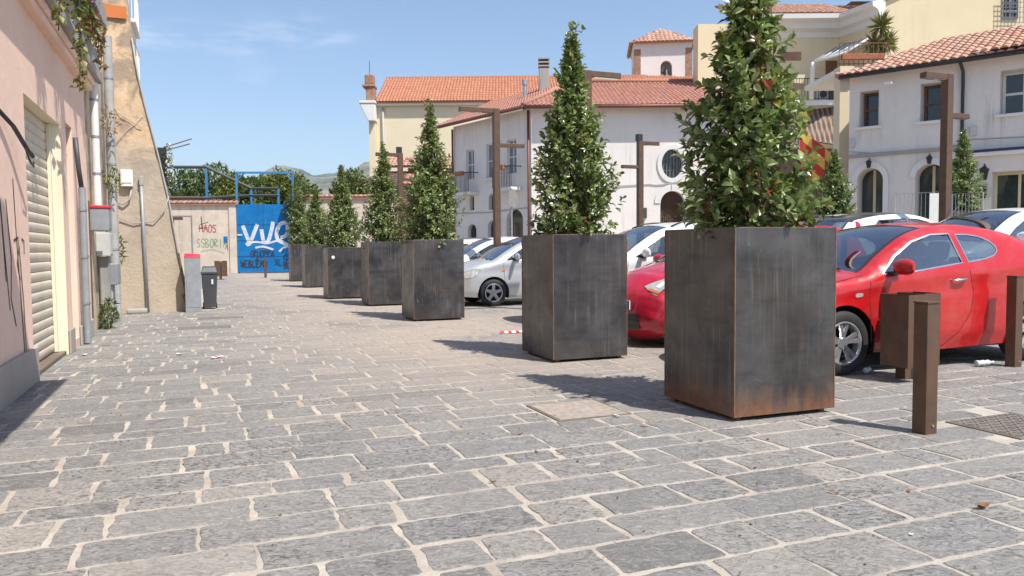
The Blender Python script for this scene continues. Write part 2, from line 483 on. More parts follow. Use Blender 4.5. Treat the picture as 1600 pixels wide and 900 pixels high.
PL_S, PL_H = 0.90, 1.375
def make_planter(name, near_xy, label, h=PL_H, steel=None, ang=math.radians(21), s=PL_S):
    u = Vector((math.cos(ang), math.sin(ang))); v = Vector((-math.sin(ang), math.cos(ang)))
    c = Vector(near_xy) + u * s / 2 + v * s / 2
    z0 = gz(c.x, c.y)
    t = empty(name, (c.x, c.y, z0), ang, label, 'planter', 'square steel planters in the long row')
    e = s / 2; th = 0.006; b = 0.035
    steel = steel or MT['steel']
    for k in range(4):                                  # four welded plates, each turned a quarter
        m = MB()
        hh = h - b
        m.box(-e + (.0 if k % 2 == 0 else th), e - (.0 if k % 2 == 0 else th), -e, -e + th, -hh / 2, hh / 2)
        pl = m.build('side_plate', steel, t, loc=(0, 0, b + hh / 2), rot=(0, 0, k * math.pi / 2), bevel=.002)
        r = MB(); r.box(-e + .001, e - .001, -e + .001, -e + .034, hh / 2 + .0005, hh / 2 + .006)
        r.build('rim', MT['rim'], pl)
        MB().box(-e - .0025, -e + .0055, -e - .0025, -e + .0055, -hh / 2 + .002, hh / 2 - .002).build('corner_weld', MT['rim'], pl)
    for sx in (-1, 1):
        for sy in (-1, 1):
            m = MB(); m.box(sx * (e - .07) - .022, sx * (e - .07) + .022, sy * (e - .07) - .022, sy * (e - .07) + .022, .0, b + .01)
            m.build('foot', MT['rim'], t)
    m = MB(); m.box(-e + .01, e - .01, -e + .01, e - .01, b, b + .02)
    m.build('base_plate', MT['rim'], t)
    m = MB()
    n = 10
    rr = random.Random(int(abs(c.x * 97)) + 3)
    vs = [(-e + .008 + (s - .016) * i / n, -e + .008 + (s - .016) * j / n, h - .10 + rr.uniform(-.012, .02)) for j in range(n + 1) for i in range(n + 1)]
    m.add(vs, [(j * (n + 1) + i, j * (n + 1) + i + 1, (j + 1) * (n + 1) + i + 1, (j + 1) * (n + 1) + i) for j in range(n) for i in range(n)])
    m.build('soil', MT['soil'], t, smooth=True)
    return t, c, h + z0

def leaf_shape(L, W, fold, droop, fine):
    """one leaf along +x, face up +z"""
    if fine:
        vs = [(0, 0, 0), (.28 * L, -.36 * W, fold * .7), (.62 * L, -.46 * W, fold), (L, 0, -droop), (.62 * L, .46 * W, fold), (.28 * L, .36 * W, fold * .7), (.3 * L, 0, .0), (.64 * L, 0, -droop * .35)]
        fs = [(0, 1, 6), (1, 2, 7, 6), (2, 3, 7), (3, 4, 7), (4, 5, 6, 7), (5, 0, 6)]
    else:
        vs = [(0, 0, 0), (.5 * L, -.48 * W, fold), (L, 0, -droop), (.5 * L, .48 * W, fold)]
        fs = [(0, 1, 2), (0, 2, 3)]
    return np.array(vs), fs

def frames(d, up):
    """rotation matrices taking +x to d and +z close to up"""
    d = d / np.linalg.norm(d, axis=1, keepdims=True)
    y = np.cross(up, d); y /= np.maximum(np.linalg.norm(y, axis=1, keepdims=True), 1e-6)
    z = np.cross(d, y)
    return np.stack([d, y, z], axis=2)

def leaf_cloud(name, pos, dirs, ups, sizes, tints, mat, parent, shape, loc=None):
    base, fs = shape
    R = frames(dirs, ups)
    P = np.einsum('nij,kj->nki', R, base) * sizes[:, None, None] + pos[:, None, :]
    n, k = P.shape[0], base.shape[0]
    me = bpy.data.meshes.new(name)
    flat = P.reshape(-1, 3)
    lens = np.array([len(f) for f in fs]); idx = np.array([i for f in fs for i in f])
    loops = (idx[None, :] + (np.arange(n) * k)[:, None]).ravel()
    tot = np.tile(lens, n)
    me.vertices.add(len(flat)); me.vertices.foreach_set('co', flat.astype(np.float32).ravel())
    me.loops.add(len(loops)); me.loops.foreach_set('vertex_index', loops.astype(np.int32))
    me.polygons.add(len(tot)); me.polygons.foreach_set('loop_start', (np.cumsum(tot) - tot).astype(np.int32))
    me.update(calc_edges=True)
    at_ = me.attributes.new('tint', 'FLOAT', 'FACE')
    at_.data.foreach_set('value', np.repeat(tints, len(fs)).astype(np.float32))
    me.materials.append(mat)
    o = link_mesh(name, me, parent, loc)
    return o

def prof_r(prof, z):
    return np.interp(z, [a for a, _ in prof], [b for _, b in prof])

def make_cone_tree(name, base, prof, label, seed, ntwig=620, per=8, L=.095, singles=0, fine=True, group='clipped photinias in the planters', cat='shrub', mat=None):
    """multi-stemmed photinia: prof = [(height above rim, crown radius)]"""
    rs = np.random.RandomState(seed)
    mat = mat or MT['leaf']
    t = empty(name, base, rs.uniform(0, 6.28), label, cat, group)
    Hh = prof[-1][0]
    # stems
    tr = MB()
    nst = 7
    for s in range(nst):
        a = s * 6.283 / nst + rs.uniform(-.3, .3)
        top = Hh * (0.97 if s == 0 else rs.uniform(.55, .9))
        path = []
        for i in range(7):
            z = -.06 + (top + .06) * i / 6
            rr = min(prof_r(prof, max(z, 0)) * .45, .04 + .16 * i / 6) * (0 if s == 0 else 1)
            path.append((rr * math.cos(a) + rs.uniform(-.012, .012), rr * math.sin(a) + rs.uniform(-.012, .012), z))
        tr.tube(path, [.017 * (1 - .8 * i / 6) + .003 for i in range(7)], 6)
    # twigs
    zs, an, rf = [], [], []
    zz = rs.uniform(0, 1, ntwig * 4)
    zc = zz * Hh
    keep = rs.uniform(0, 1, ntwig * 4) < np.minimum(1, (prof_r(prof, zc) + .05) / max(b for _, b in prof))
    zc = zc[keep][:ntwig]
    n = len(zc)
    ang = rs.uniform(0, 2 * math.pi, n)
    lump = 1 + .13 * np.sin(ang * 3 + zc * 5 + seed) + .10 * np.sin(ang * 5 - zc * 9 + seed * 2)
    R0 = prof_r(prof, zc) * lump
    frac = np.sqrt(rs.uniform(.12, 1, n)); stick = rs.uniform(0, 1, n) < .07
    frac = np.where(stick, rs.uniform(1.0, 1.22, n), frac)
    rr = R0 * frac
    tip = np.stack([rr * np.cos(ang), rr * np.sin(ang), zc + rs.uniform(-.04, .04, n)], 1)
    up_t = rs.uniform(.35, 1.1, n)
    td = np.stack([np.cos(ang), np.sin(ang), up_t], 1) + rs.normal(0, .28, (n, 3))
    td /= np.linalg.norm(td, axis=1, keepdims=True)
    for i in range(0, n, 2 if fine else 5):
        if R0[i] < .12: continue
        b = tip[i] - td[i] * rs.uniform(.12, .26)
        tr.tube([b - np.array([b[0] * .35, b[1] * .35, .09]), b, tip[i]], [.0042, .0034, .002], 4, caps=False)
    tr.build('stem', MT['bark'], t)
    # leaves in whorls round each twig tip
    m = n * per
    ti = np.repeat(np.arange(n), per)
    kk = np.tile(np.arange(per), n)
    d = td[ti]
    ref = np.cross(d, np.tile([0, 0, 1.0], (m, 1))); ref /= np.maximum(np.linalg.norm(ref, axis=1, keepdims=True), 1e-6)
    ref2 = np.cross(d, ref)
    th = kk * 2.4 + rs.uniform(0, .6, m) + ti * 1.3
    open_ = np.interp(kk, [0, per - 1], [.35, 1.25]) + rs.normal(0, .18, m)
    ld = d * np.cos(open_)[:, None] + (ref * np.cos(th)[:, None] + ref2 * np.sin(th)[:, None]) * np.sin(open_)[:, None]
    ld[:, 2] -= .12
    pos = tip[ti] - d * (np.interp(kk, [0, per - 1], [0, .13]) + rs.uniform(0, .02, m))[:, None]
    ups = d * .8 + np.array([0, 0, .5]) + rs.normal(0, .32, (m, 3))
    size = rs.uniform(.62, 1.12, m) * np.interp(kk, [0, per - 1], [.72, 1.05])
    tint = np.clip(rs.beta(1.7, 1.9, m) * .92 + np.repeat(rs.normal(0, .10, n), per), 0, .88)
    red = np.repeat(rs.uniform(0, 1, n) < .045, per) & (rs.uniform(0, 1, m) < .55)
    tint = np.where(red, rs.uniform(.90, 1.0, m), tint)
    shape = leaf_shape(L, L * .56, L * .10, L * .18, fine)
    sel = np.zeros(m, bool)
    if singles:
        # the outermost large leaves on the lit, near side stand as leaves of their own
        rz = t.rotation_euler[2]
        wx = pos[:, 0] * math.cos(rz) - pos[:, 1] * math.sin(rz); wy = pos[:, 0] * math.sin(rz) + pos[:, 1] * math.cos(rz)
        score = -wy * .9 + wx * .25 + size * .25
        sel[np.argsort(-score)[:singles]] = True
    crown = leaf_cloud('crown', pos[~sel], ld[~sel], ups[~sel], size[~sel], tint[~sel], mat, t, shape)
    tag(crown, kind='stuff')
    if singles:
        protos = []
        for v_ in np.linspace(.02, 1.0, 14):
            mb = MB(); mb.cur = float(v_) if abs(v_ - .5) > 1e-3 else .51
            mb.add(shape[0], shape[1]); protos.append(mb.mesh('leaf', mat))
        Rm = frames(ld, ups)
        for i in np.where(sel)[0]:
            o = bpy.data.objects.new('leaf', protos[min(13, int(tint[i] * 14))]); COL.objects.link(o)
            o.parent = crown
            M4 = Matrix(Rm[i].tolist()).to_4x4(); M4.translation = Vector(pos[i])
            o.matrix_local = M4 @ Matrix.Scale(float(size[i]), 4)
    return t


# ------------------------------------------------------------------ ground, paving, hills
def pq(p, q, z=0.0): return Vector((p * U.x + q * V.x, p * U.y + q * V.y, z))
def gp(p): return 0.09 * min(max(p - 9.0, 0.0), 5.0)

def dust_factor(k):
    """sandy dust blown along the planter row (an irregular drift of its own)"""
    pos = k.n('NewGeometry').outputs['Position']
    sx = k.n('SeparateXYZ', {0: pos})
    pp = k.math('ADD', k.math('MULTIPLY', sx.outputs['X'], U.x), k.math('MULTIPLY', sx.outputs['Y'], U.y))
    qq = k.math('ADD', k.math('MULTIPLY', sx.outputs['X'], V.x), k.math('MULTIPLY', sx.outputs['Y'], V.y))
    dp = k.math('ABSOLUTE', k.math('SUBTRACT', pp, 3.4))
    f = k.rng(dp, 3.4, 0.8)
    f = k.math('MULTIPLY', f, k.rng(qq, 4.6, 8.5))
    n = k.noise(k.pos(), 0.55, 5, 0.6, 0.6)
    return k.math('MULTIPLY', f, k.rng(n, 0.26, 0.52))

def stone_mat():
    k = NT('paving_stone'); p = k.pos()
    t = k.n('Attribute', attribute_name='tint').outputs['Fac']
    r = k.n('ValToRGB', {0: t}); cr = r.color_ramp
    cr.elements[0].color = (0.192, 0.184, 0.174, 1); cr.elements[1].color = (0.350, 0.318, 0.280, 1)
    e = cr.elements.new(0.35); e.color = (0.245, 0.235, 0.224, 1)
    e = cr.elements.new(0.7); e.color = (0.290, 0.272, 0.250, 1)
    c = r.outputs[0]
    pm = k.pos((1.0, 1.6, 1.0))
    chip = k.noise(pm, 15, 7, 0.68, 2.2)
    chip2 = k.noise(pm, 42, 4, 0.6, 0.8)
    tw = k.math('FRACT', k.math('MULTIPLY', t, 37.0))
    area = k.math('MULTIPLY', k.rng(k.noise(p, 1.4, 3), 0.30, 0.60), k.rng(tw, 0.15, 0.9))
    c = k.mix(k.math('MULTIPLY', k.rng(chip, 0.51, 0.60), k.rng(area, 0, 1, 0.35, 1.0)), c, (0.060, 0.058, 0.058))
    c = k.mix(k.rng(chip, 0.47, 0.36, 0, 0.6), c, (0.43, 0.40, 0.37))
    c = k.mix(k.rng(chip2, 0.55, 0.75, 0, 0.35), c, (0.16, 0.155, 0.15))
    blot = k.math('MULTIPLY', k.rng(k.noise(p, 2.3, 6, 0.7, 0.8), 0.615, 0.70, 0, 0.6), 1.0)
    c = k.mix(blot, c, (0.085, 0.072, 0.062))
    vo = k.n('TexVoronoi', {'Vector': p, 'Scale': 7.0, 'Randomness': 1.0}).outputs['Distance']
    gum = k.math('MULTIPLY', k.rng(vo, 0.10, 0.07), k.rng(k.noise(p, 3.1, 2), 0.52, 0.56))
    c = k.mix(k.math('MULTIPLY', gum, 0.65), c, (0.07, 0.065, 0.06))
    c = k.mix(k.rng(k.noise(p, 0.45, 5, 0.65), 0.48, 0.70, 0, 0.35), c, (0.17, 0.155, 0.14))
    c = k.mix(k.rng(k.noise(p, 7, 8, 0.7), 0.58, 0.78, 0, 0.5), c, (0.42, 0.38, 0.33))
    c = k.mix(k.math('MULTIPLY', dust_factor(k), 0.75), c, (0.42, 0.345, 0.285))
    h = k.math('ADD', k.math('MULTIPLY', chip, 1.3), k.math('MULTIPLY', chip2, 0.5))
    k.bsdf(Base_Color=c, Roughness=k.rng(chip, 0.35, 0.65, 0.55, 0.8), Specular_IOR_Level=0.35, Normal=k.bump(h, 0.8, 0.014))
    return k.m

def mortar_mat():
    k = NT('sandy_mortar'); p = k.pos()
    c = k.mix(k.rng(k.noise(p, 3.0, 6, 0.6), 0.35, 0.65), (0.36, 0.31, 0.26), (0.50, 0.45, 0.385))
    c = k.mix(k.rng(k.noise(p, 5.5, 7, 0.7), 0.57, 0.74, 0, 0.55), c, (0.19, 0.165, 0.14))
    c = k.mix(k.rng(k.noise(p, 40, 4, 0.7), 0.55, 0.75, 0, 0.5), c, (0.24, 0.205, 0.17))
    c = k.mix(k.math('MULTIPLY', dust_factor(k), 0.6), c, (0.40, 0.325, 0.265))
    k.bsdf(Base_Color=c, Roughness=0.95, Specular_IOR_Level=0.15, Normal=k.bump(k.math('ADD', k.noise(p, 60, 5, 0.7), k.math('MULTIPLY', k.noise(p, 9, 4), 1.5)), 0.7, 0.012))
    return k.m
MT['stone'] = stone_mat(); MT['mortar'] = mortar_mat()
MT['earth'] = plain('dry_earth', (0.20, 0.17, 0.11), 0.95, var=0.3, vscale=0.05, bump=0)

g = MB(); g.add([(-7000, -7000, -0.12), (7000, -7000, -0.12), (7000, 7000, -0.12), (-7000, 7000, -0.12)], [(0, 1, 2, 3)])
tag(g.build('ground', MT['earth']), kind='structure')
g = MB()
ps = [-12.0, -4, 0, 4, 9.0, 14.0, 30.0]
for i in range(len(ps) - 1):
    g.quad(pq(ps[i], -9, gp(ps[i])), pq(ps[i + 1], -9, gp(ps[i + 1])), pq(ps[i + 1], 50, gp(ps[i + 1])), pq(ps[i], 50, gp(ps[i])))
pavement = tag(g.build('pavement', MT['mortar']), kind='structure')

# inspection covers lie in the paving: (centre p, centre q, half p, half q)
def to_pq(v): return v.x * U.x + v.y * U.y, v.x * V.x + v.y * V.y
COVERS = []
for (px, py, hp, hq) in ((902, 641, 0.30, 0.30), (1586, 666, 0.33, 0.27), (320, 512, 0.40, 0.20), (345, 497, 0.40, 0.2)):
    c_ = to_pq(ground_at(px, py)); COVERS.append((c_[0], c_[1], hp, hq))

def in_view(w, margin=1.2):
    if w.y < 2.2: return False
    if abs(w.x) > 0.69 * w.y + margin: return False
    return True

def stone_ring(p0, p1, q0, q1, r, fine):
    """irregular outline of one hewn block, counter-clockwise"""
    j = lambda s: r.uniform(-s, s)
    cs = [(p0 + j(.016), q0 + j(.010)), (p1 + j(.016), q0 + j(.010)), (p1 + j(.016), q1 + j(.010)), (p0 + j(.016), q1 + j(.010))]
    pts = []
    for i in range(4):
        a = cs[i]; b = cs[(i + 1) % 4]
        L = math.hypot(b[0] - a[0], b[1] - a[1]); nx, ny = (b[1] - a[1]) / L, -(b[0] - a[0]) / L
        cut = r.uniform(.006, .020) / L
        n = max(2, int(L / 0.062)) if fine else (2 if L > .3 else 1)
        for s in range(n + 1):
            t = cut + (1 - 2 * cut) * s / n
            off = 0 if s in (0, n) else j(.0085) - .001
            pts.append((a[0] + (b[0] - a[0]) * t + nx * off, a[1] + (b[1] - a[1]) * t + ny * off))
    return pts

stones = []
r_ = random.Random(21)
q = -4.0
while q < 43:
    hq = r_.choice((.23, .27, .30, .32, .36)) + r_.uniform(-.02, .02)
    p = -1.62 + r_.uniform(-.4, 0)
    while p < 13.5:
        lp = r_.choice((.24, .30, .36, .40, .46, .52, .62)) + r_.uniform(-.03, .03)
        gap = r_.uniform(.012, .028); gq = r_.uniform(.010, .022)
        c = pq(p + lp / 2, q + hq / 2)
        cp, cq = p + lp / 2, q + hq / 2
        ok = in_view(c)
        s0, s1, t0, t1 = p + gap / 2, p + lp - gap / 2, q + gq / 2, q + hq - gq / 2
        for (a, b, hp_, hq_) in COVERS:                 # blocks are cut to fit round the covers
            if s0 < a + hp_ and s1 > a - hp_ and t0 < b + hq_ and t1 > b - hq_:
                cuts = [(s0, a - hp_ - .02, t0, t1), (a + hp_ + .02, s1, t0, t1), (s0, s1, t0, b - hq_ - .02), (s0, s1, b + hq_ + .02, t1)]
                s0, s1, t0, t1 = max(cuts, key=lambda c_: max(0, c_[1] - c_[0]) * max(0, c_[3] - c_[2]) if c_[1] > c_[0] and c_[3] > c_[2] else -1)
        if s1 - s0 < .06 or t1 - t0 < .05: ok = False
        if cq > 17.2 and cp < 0.2 and cq < 27: ok = False
        if ok:
            stones.append((lp * hq / c.y ** 2.6, s0, s1, t0, t1, c.y, abs(c.x) < .66 * c.y and c.y > 2.75))
        p += lp
    q += hq
stones.sort(key=lambda s: (-s[6], -s[0]))
rest = MB(); rest_far = MB()
for i, (sz, p0, p1, q0, q1, yy, vis) in enumerate(stones):
    fine = yy < 11
    rr = random.Random(i * 13 + 5)
    ring = stone_ring(p0, p1, q0, q1, rr, fine)
    n = len(ring)
    cp, cq = (p0 + p1) / 2, (q0 + q1) / 2
    top = rr.uniform(.002, .006); tp, tq = rr.uniform(-.006, .006), rr.uniform(-.008, .008)
    bw = .007
    single = i < 300
    org = pq(cp, cq, gp(cp)) if single else Vector((0, 0, 0))
    vs = []
    for a, b in ring: vs.append(pq(a, b, gp(a) - .004) - org)
    for a, b in ring:
        la, lb = a - cp, b - cq
        fa = max(0, 1 - bw / max(abs(la), .02)); fb = max(0, 1 - bw / max(abs(lb), .02))
        vs.append(pq(cp + la * fa, cq + lb * fb, gp(a) + top + la * tp + lb * tq) - org)
    vs.append(pq(cp, cq, gp(cp) + top + rr.uniform(-.003, .002)) - org)
    fs = [(k, (k + 1) % n, (k + 1) % n + n, k + n) for k in range(n)] + [(k + n, (k + 1) % n + n, 2 * n) for k in range(n)]
    m = MB() if single else rest
    m.cur = min(.999, max(0.001, rr.gauss(.5, .19)))
    m.add(vs, fs)
    if single:
        m.build('stone', MT['stone'], pavement, loc=org)
o = rest.build('stone_field', MT['stone'], pavement); tag(o, kind='stuff')

# hills closing the valley
k = NT('hill_land'); p = k.pos()
c = k.mix(k.rng(k.noise(p, 0.0022, 8, 0.7), 0.42, 0.58), (0.050, 0.068, 0.030), (0.25, 0.215, 0.13))
c = k.mix(k.rng(k.noise(p, 0.009, 6, 0.7), 0.52, 0.62, 0, 0.8), c, (0.035, 0.055, 0.024))
k.bsdf(Base_Color=c, Roughness=0.95)
hm = MB()
nx, ny = 150, 26
from mathutils import noise as mn
def hill_h(x, y):
    t = (y - 1500) / 3300
    px = 800 + x / y * 1200
    env = 140 + 430 * math.exp(-((px - 600) / 150) ** 2) + 230 * math.exp(-((px - 430) / 60) ** 2) + 150 * math.exp(-((px - 200) / 170) ** 2) + 260 * math.exp(-((px - 1100) / 300) ** 2)
    return max(0, math.sin(min(t, 1) * math.pi / 2)) ** 1.3 * env * (0.86 + 0.30 * mn.fractal(Vector((x * .0011, y * .0011, 0)), 0.9, 2.1, 5)) - 20
vs = []
for jy in range(ny):
    y = 1400 + jy * 145
    for ix in range(nx):
        x = -4200 + ix * 50
        vs.append((x, y, hill_h(x, y)))
hm.add(vs, [(j * nx + i, j * nx + i + 1, (j + 1) * nx + i + 1, (j + 1) * nx + i) for j in range(ny - 1) for i in range(nx - 1)])
tag(hm.build('hills', k.m, smooth=True), kind='structure')

# ------------------------------------------------------------------ buildings
WH = (0.74, 0.715, 0.68)
MT['pink'] = stucco('pink_render', (0.84, 0.60, 0.475), (0.40, 0.28, 0.22), 0.7, var=.06, bump=.3, low=((0.60, 0.44, 0.36), .15))
MT['plinth'] = stucco('grey_plinth', (0.40, 0.35, 0.31), (0.16, 0.14, 0.12), 0.6)
MT['cream'] = stucco('cream_render', (0.70, 0.60, 0.42), (0.40, 0.32, 0.2), 0.3, var=.05, bump=.2)
MT['cream_dirty'] = stucco('dirty_cream_render', (0.60, 0.50, 0.37), (0.16, 0.11, 0.07), 0.9, patch=(0.33, 0.25, 0.19), patch_amt=.6)
MT['ochre'] = stucco('flaking_ochre_render', (0.62, 0.455, 0.30), (0.24, 0.19, 0.135), 0.9, var=.14, patch=(0.30, 0.24, 0.18), patch_amt=.85, low=((0.41, 0.355, 0.29), 3.3), bump=.9, bscale=16)
MT['orange'] = stucco('orange_band', (0.60, 0.20, 0.07), (0.3, 0.1, 0.05), 0.4)
MT['church'] = stucco('pale_cream_render', (0.76, 0.66, 0.47), (0.45, 0.36, 0.24), 0.25, var=.04, bump=.2)
MT['white_wall'] = stucco('white_render', (0.77, 0.72, 0.68), (0.36, 0.33, 0.30), 0.5, var=.05, bump=.25)
MT['grey_wall'] = stucco('grey_white_render', (0.72, 0.67, 0.63), (0.25, 0.225, 0.20), 0.75, var=.06, bump=.3, low=((0.50, 0.49, 0.48), .6))
MT['yellow'] = stucco('pale_yellow_render', (0.74, 0.62, 0.41), (0.45, 0.36, 0.22), 0.25, var=.04, bump=.15)
MT['far_wall'] = stucco('garden_wall_render', (0.58, 0.49, 0.40), (0.26, 0.21, 0.16), 0.7, var=.1, patch=(0.66, 0.57, 0.47), patch_amt=.5)
MT['brick'] = plain('old_brick', (0.34, 0.19, 0.12), 0.9, var=.3, vscale=5, bump=.5, bscale=20)
MT['tile_o'] = tile_mat('orange_roof_tile', (0.44, 0.170, 0.095), (0.52, 0.235, 0.14), (0.32, 0.17, 0.12), .4)
MT['tile_r'] = tile_mat('red_roof_tile', (0.43, 0.185, 0.13), (0.54, 0.27, 0.195), (0.33, 0.20, 0.16), .5)
MT['tile_p'] = tile_mat('pale_roof_tile', (0.40, 0.19, 0.13), (0.58, 0.35, 0.26), (0.32, 0.23, 0.17), .6)
MT['tile_b'] = tile_mat('brown_roof_tile', (0.10, 0.065, 0.05), (0.17, 0.10, 0.075), (0.12, 0.09, 0.07), .5)
MT['gutter'] = plain('copper_brown_gutter', (0.17, 0.062, 0.045), .5, .2)
MT['shutter'] = plain('roller_shutter', (0.62, 0.54, 0.43), .5, .1, var=.1, vscale=3)
MT['cream_jamb'] = stucco('cream_jamb', (0.76, 0.68, 0.50), (0.5, 0.4, 0.25), .3, var=.04, bump=.15)
MT['blue'] = stucco('blue_gate_paint', (0.005, 0.15, 0.41), (0.03, 0.07, 0.12), .8, var=.12, bump=.1, patch=(0.02, 0.19, 0.44), patch_amt=.4)
MT['blue_frame'] = plain('blue_frame_paint', (.05, .21, .45), .5, .1)
MT['louvre'] = plain('grey_louvre', (0.20, 0.20, 0.21), .7, var=.15)
MT['navy'] = plain('navy_canvas', (0.03, 0.035, 0.12), .7)
MT['white_stone'] = stucco('white_stone_trim', (0.74, 0.72, 0.69), (0.4, 0.37, 0.33), .4, var=.04)

def window(t, x0, x1, z0, z1, y, fmat, cols=2, rows=1, fw=.05, pane=None, sill=None, smat=None, name='window'):
    m = MB(); d = .05
    m.box(x0, x0 + fw, y - d, y, z0, z1); m.box(x1 - fw, x1, y - d, y, z0, z1)
    m.box(x0 + fw, x1 - fw, y - d, y, z0, z0 + fw); m.box(x0 + fw, x1 - fw, y - d, y, z1 - fw, z1)
    cw = (x1 - x0 - fw) / cols; ch = (z1 - z0 - fw) / rows
    for k in range(1, cols): m.box(x0 + cw * k, x0 + cw * k + fw, y - d + .004, y - .004, z0 + fw, z1 - fw)
    for k in range(1, rows):
        for q in range(cols): m.box(x0 + cw * q + fw, x0 + cw * (q + 1), y - d + .008, y - .008, z0 + ch * k, z0 + ch * k + fw)
    o = m.build(name, fmat, t)
    for a in range(cols):
        for b in range(rows):
            m = MB(); m.box(x0 + cw * a + fw * .8, x0 + cw * (a + 1) + fw * .2, y - .03, y - .02, z0 + ch * b + fw * .8, z0 + ch * (b + 1) + fw * .2)
            m.build('pane', pane or MT['pane'], o)
    if sill:
        m = MB(); m.box(x0 - .12, x1 + .12, -sill, y - d, z0 - .09, z0 - .005); m.build('sill', smat or MT['white_stone'], o, bevel=.01)
    return o

def tile_roof(t, org, a, b, poly, mat, cw=.24, rl=.40, amp=.05, seed=1, name='roof', base=True, tname='roof_tile'):
    """org + i*a + j*b: a runs along the eaves, b up the slope (unit vectors); poly in metres along a and b"""
    org, a, b = Vector(org), Vector(a).normalized(), Vector(b).normalized()
    n = a.cross(b).normalized()
    rr = random.Random(seed)
    o = None
    if base:
        m = MB(); k = len(poly)
        up = [org + a * x + b * y + n * .0 for x, y in poly]; dn = [p - n * .12 for p in up]
        m.cur = .3
        m.add(up + dn, [tuple(range(k)), tuple(range(k, 2 * k))[::-1]] + [(i, i + k, (i + 1) % k + k, (i + 1) % k) for i in range(k)])
        o = m.build(name, mat, t)
    m = MB()
    x0 = min(p[0] for p in poly); x1 = max(p[0] for p in poly); y0 = min(p[1] for p in poly); y1 = max(p[1] for p in poly)
    nx = int((x1 - x0) / cw) + 1; ny = int((y1 - y0) / rl) + 1
    for i in range(nx):
        for j in range(ny):
            cx, cy = x0 + (i + .5) * cw, y0 + (j + .5) * rl
            if not inside(poly, cx, cy): continue
            m.cur = min(.99, max(.01, rr.gauss(.5, .25)))
            sh = rr.uniform(-.01, .01)
            vs = []
            for (yy, lift) in ((cy - rl * .56, .030), (cy + rl * .5, .004)):
                for k in range(6):
                    f = k / 5
                    vs.append(org + a * (cx + sh + (f - .5) * cw * .98) + b * yy + n * (lift + amp * math.sin(math.pi * f) - .004))
            fs = [(k, k + 1, k + 7, k + 6) for k in range(5)] + [tuple(range(6))[::-1]]
            m.add(vs, fs)
    q = m.build(tname, mat, o if o else t, smooth=True, angle=60); tag(q, kind='stuff')
    return o

def railing(t, x0, x1, y, z0, z1, n, mat, sides=None, name='railing', r=.009):
    m = MB(); m.box(x0, x1, y - .018, y + .018, z1 - .03, z1); m.box(x0, x1, y - .012, y + .012, z0 + .06, z0 + .085)
    if sides:
        for x in (x0, x1): m.box(x - .015, x + .015, y + .02, y + sides, z1 - .03, z1); m.box(x - .01, x + .01, y + .02, y + sides, z0 + .06, z0 + .085)
    o = m.build(name, mat, t)
    bm_ = MB(); bm_.box(-r, r, -r, r, 0, z1 - z0 - .03); me = bm_.mesh('baluster', mat)
    for k in range(n + 1):
        link_mesh('baluster', me, o, (x0 + (x1 - x0) * k / n, y, z0))
    if sides:
        ns = max(2, int(sides / ((x1 - x0) / n)))
        for x in (x0, x1):
            for k in range(1, ns + 1): link_mesh('baluster', me, o, (x, y + sides * k / ns, z0))
    return o

def leaf_blob(name, t, centers, radii, n, L, mat, seed, W=.5, fine=False, flat=0.0):
    rs = np.random.RandomState(seed)
    w = np.array([r[0] * r[1] * r[2] for r in radii]) ** .7; w /= w.sum()
    ci = rs.choice(len(centers), n, p=w)
    d = rs.normal(0, 1, (n, 3)); d /= np.linalg.norm(d, axis=1, keepdims=True)
    fr = rs.uniform(.45, 1.0, n) ** .5 * (1 + .12 * np.sin(d[:, 0] * 9 + seed) * np.cos(d[:, 2] * 7))
    pos = np.array(centers)[ci] + d * np.array(radii)[ci] * fr[:, None]
    ld = d + rs.normal(0, .7, (n, 3)); up = d * .5 + rs.normal(0, .4, (n, 3)) + np.array([0, 0, .7])
    clump = .5 + .28 * np.sin(pos[:, 0] * 3.1 / L * .12 + seed) * np.cos(pos[:, 2] * 2.7 / L * .12) + rs.normal(0, .18, n)
    o = leaf_cloud(name, pos, ld, up, rs.uniform(.6, 1.25, n), np.clip(clump, 0, .88), mat, t, leaf_shape(L, L * W, L * .08, L * .15, fine))
    return tag(o, kind='stuff')

def strand(path_pts, n, L, seed, spread):
    rs = np.random.RandomState(seed)
    P = np.array(path_pts); seg = rs.uniform(0, len(P) - 1.001, n); i = seg.astype(int); f = seg - i
    pos = P[i] * (1 - f)[:, None] + P[i + 1] * f[:, None] + rs.normal(0, spread, (n, 3))
    return pos, rs.normal(0, .7, (n, 3)) + np.array([0, 0, -.5]), rs.normal(0, .5, (n, 3)) + np.array([0, 0, .6]), rs.uniform(.6, 1.3, n), np.clip(rs.normal(.5, .25, n), 0, .88)

# ---- pink shop building on the left: local x along the wall (away from the camera), outward is -y
LB = empty('shop_building', (-4.6, 7.32, 0), math.radians(112), 'pink rendered shop building with a roller shutter at the left edge', 'building')
m = MB()
sh = rect(.06, 2.12, 0.0, 2.76); niche = rect(2.52, 3.02, .12, 2.86)
m.panel([(-6.5, 0), (.06, 0), (.06, 2.76), (2.12, 2.76), (2.12, 0), (4.35, 0), (4.35, 3.62), (-6.5, 3.62)], [niche], 0, .14)
m.add([(-6.5, .3, 0), (-6.5, 0, 0), (-6.5, 0, 3.62), (-6.5, .3, 3.62)], [(0, 1, 2, 3)])
m.box(-6.5, 4.35, 1.2, 4.0, 0, 3.62)
m.build('wall', MT['pink'], LB)
m = MB(); m.box(-6.5, .055, -.045, -.004, 0, .34); m.build('plinth', MT['plinth'], LB, bevel=.01)
m = MB(); m.box(2.125, 2.50, -.03, -.004, 0, .30); m.box(3.05, 4.3, -.03, -.004, 0, .26); m.build('plinth', MT['plinth'], LB, bevel=.01)
m = MB()                                                    # splayed cream jambs and soffit of the shutter recess
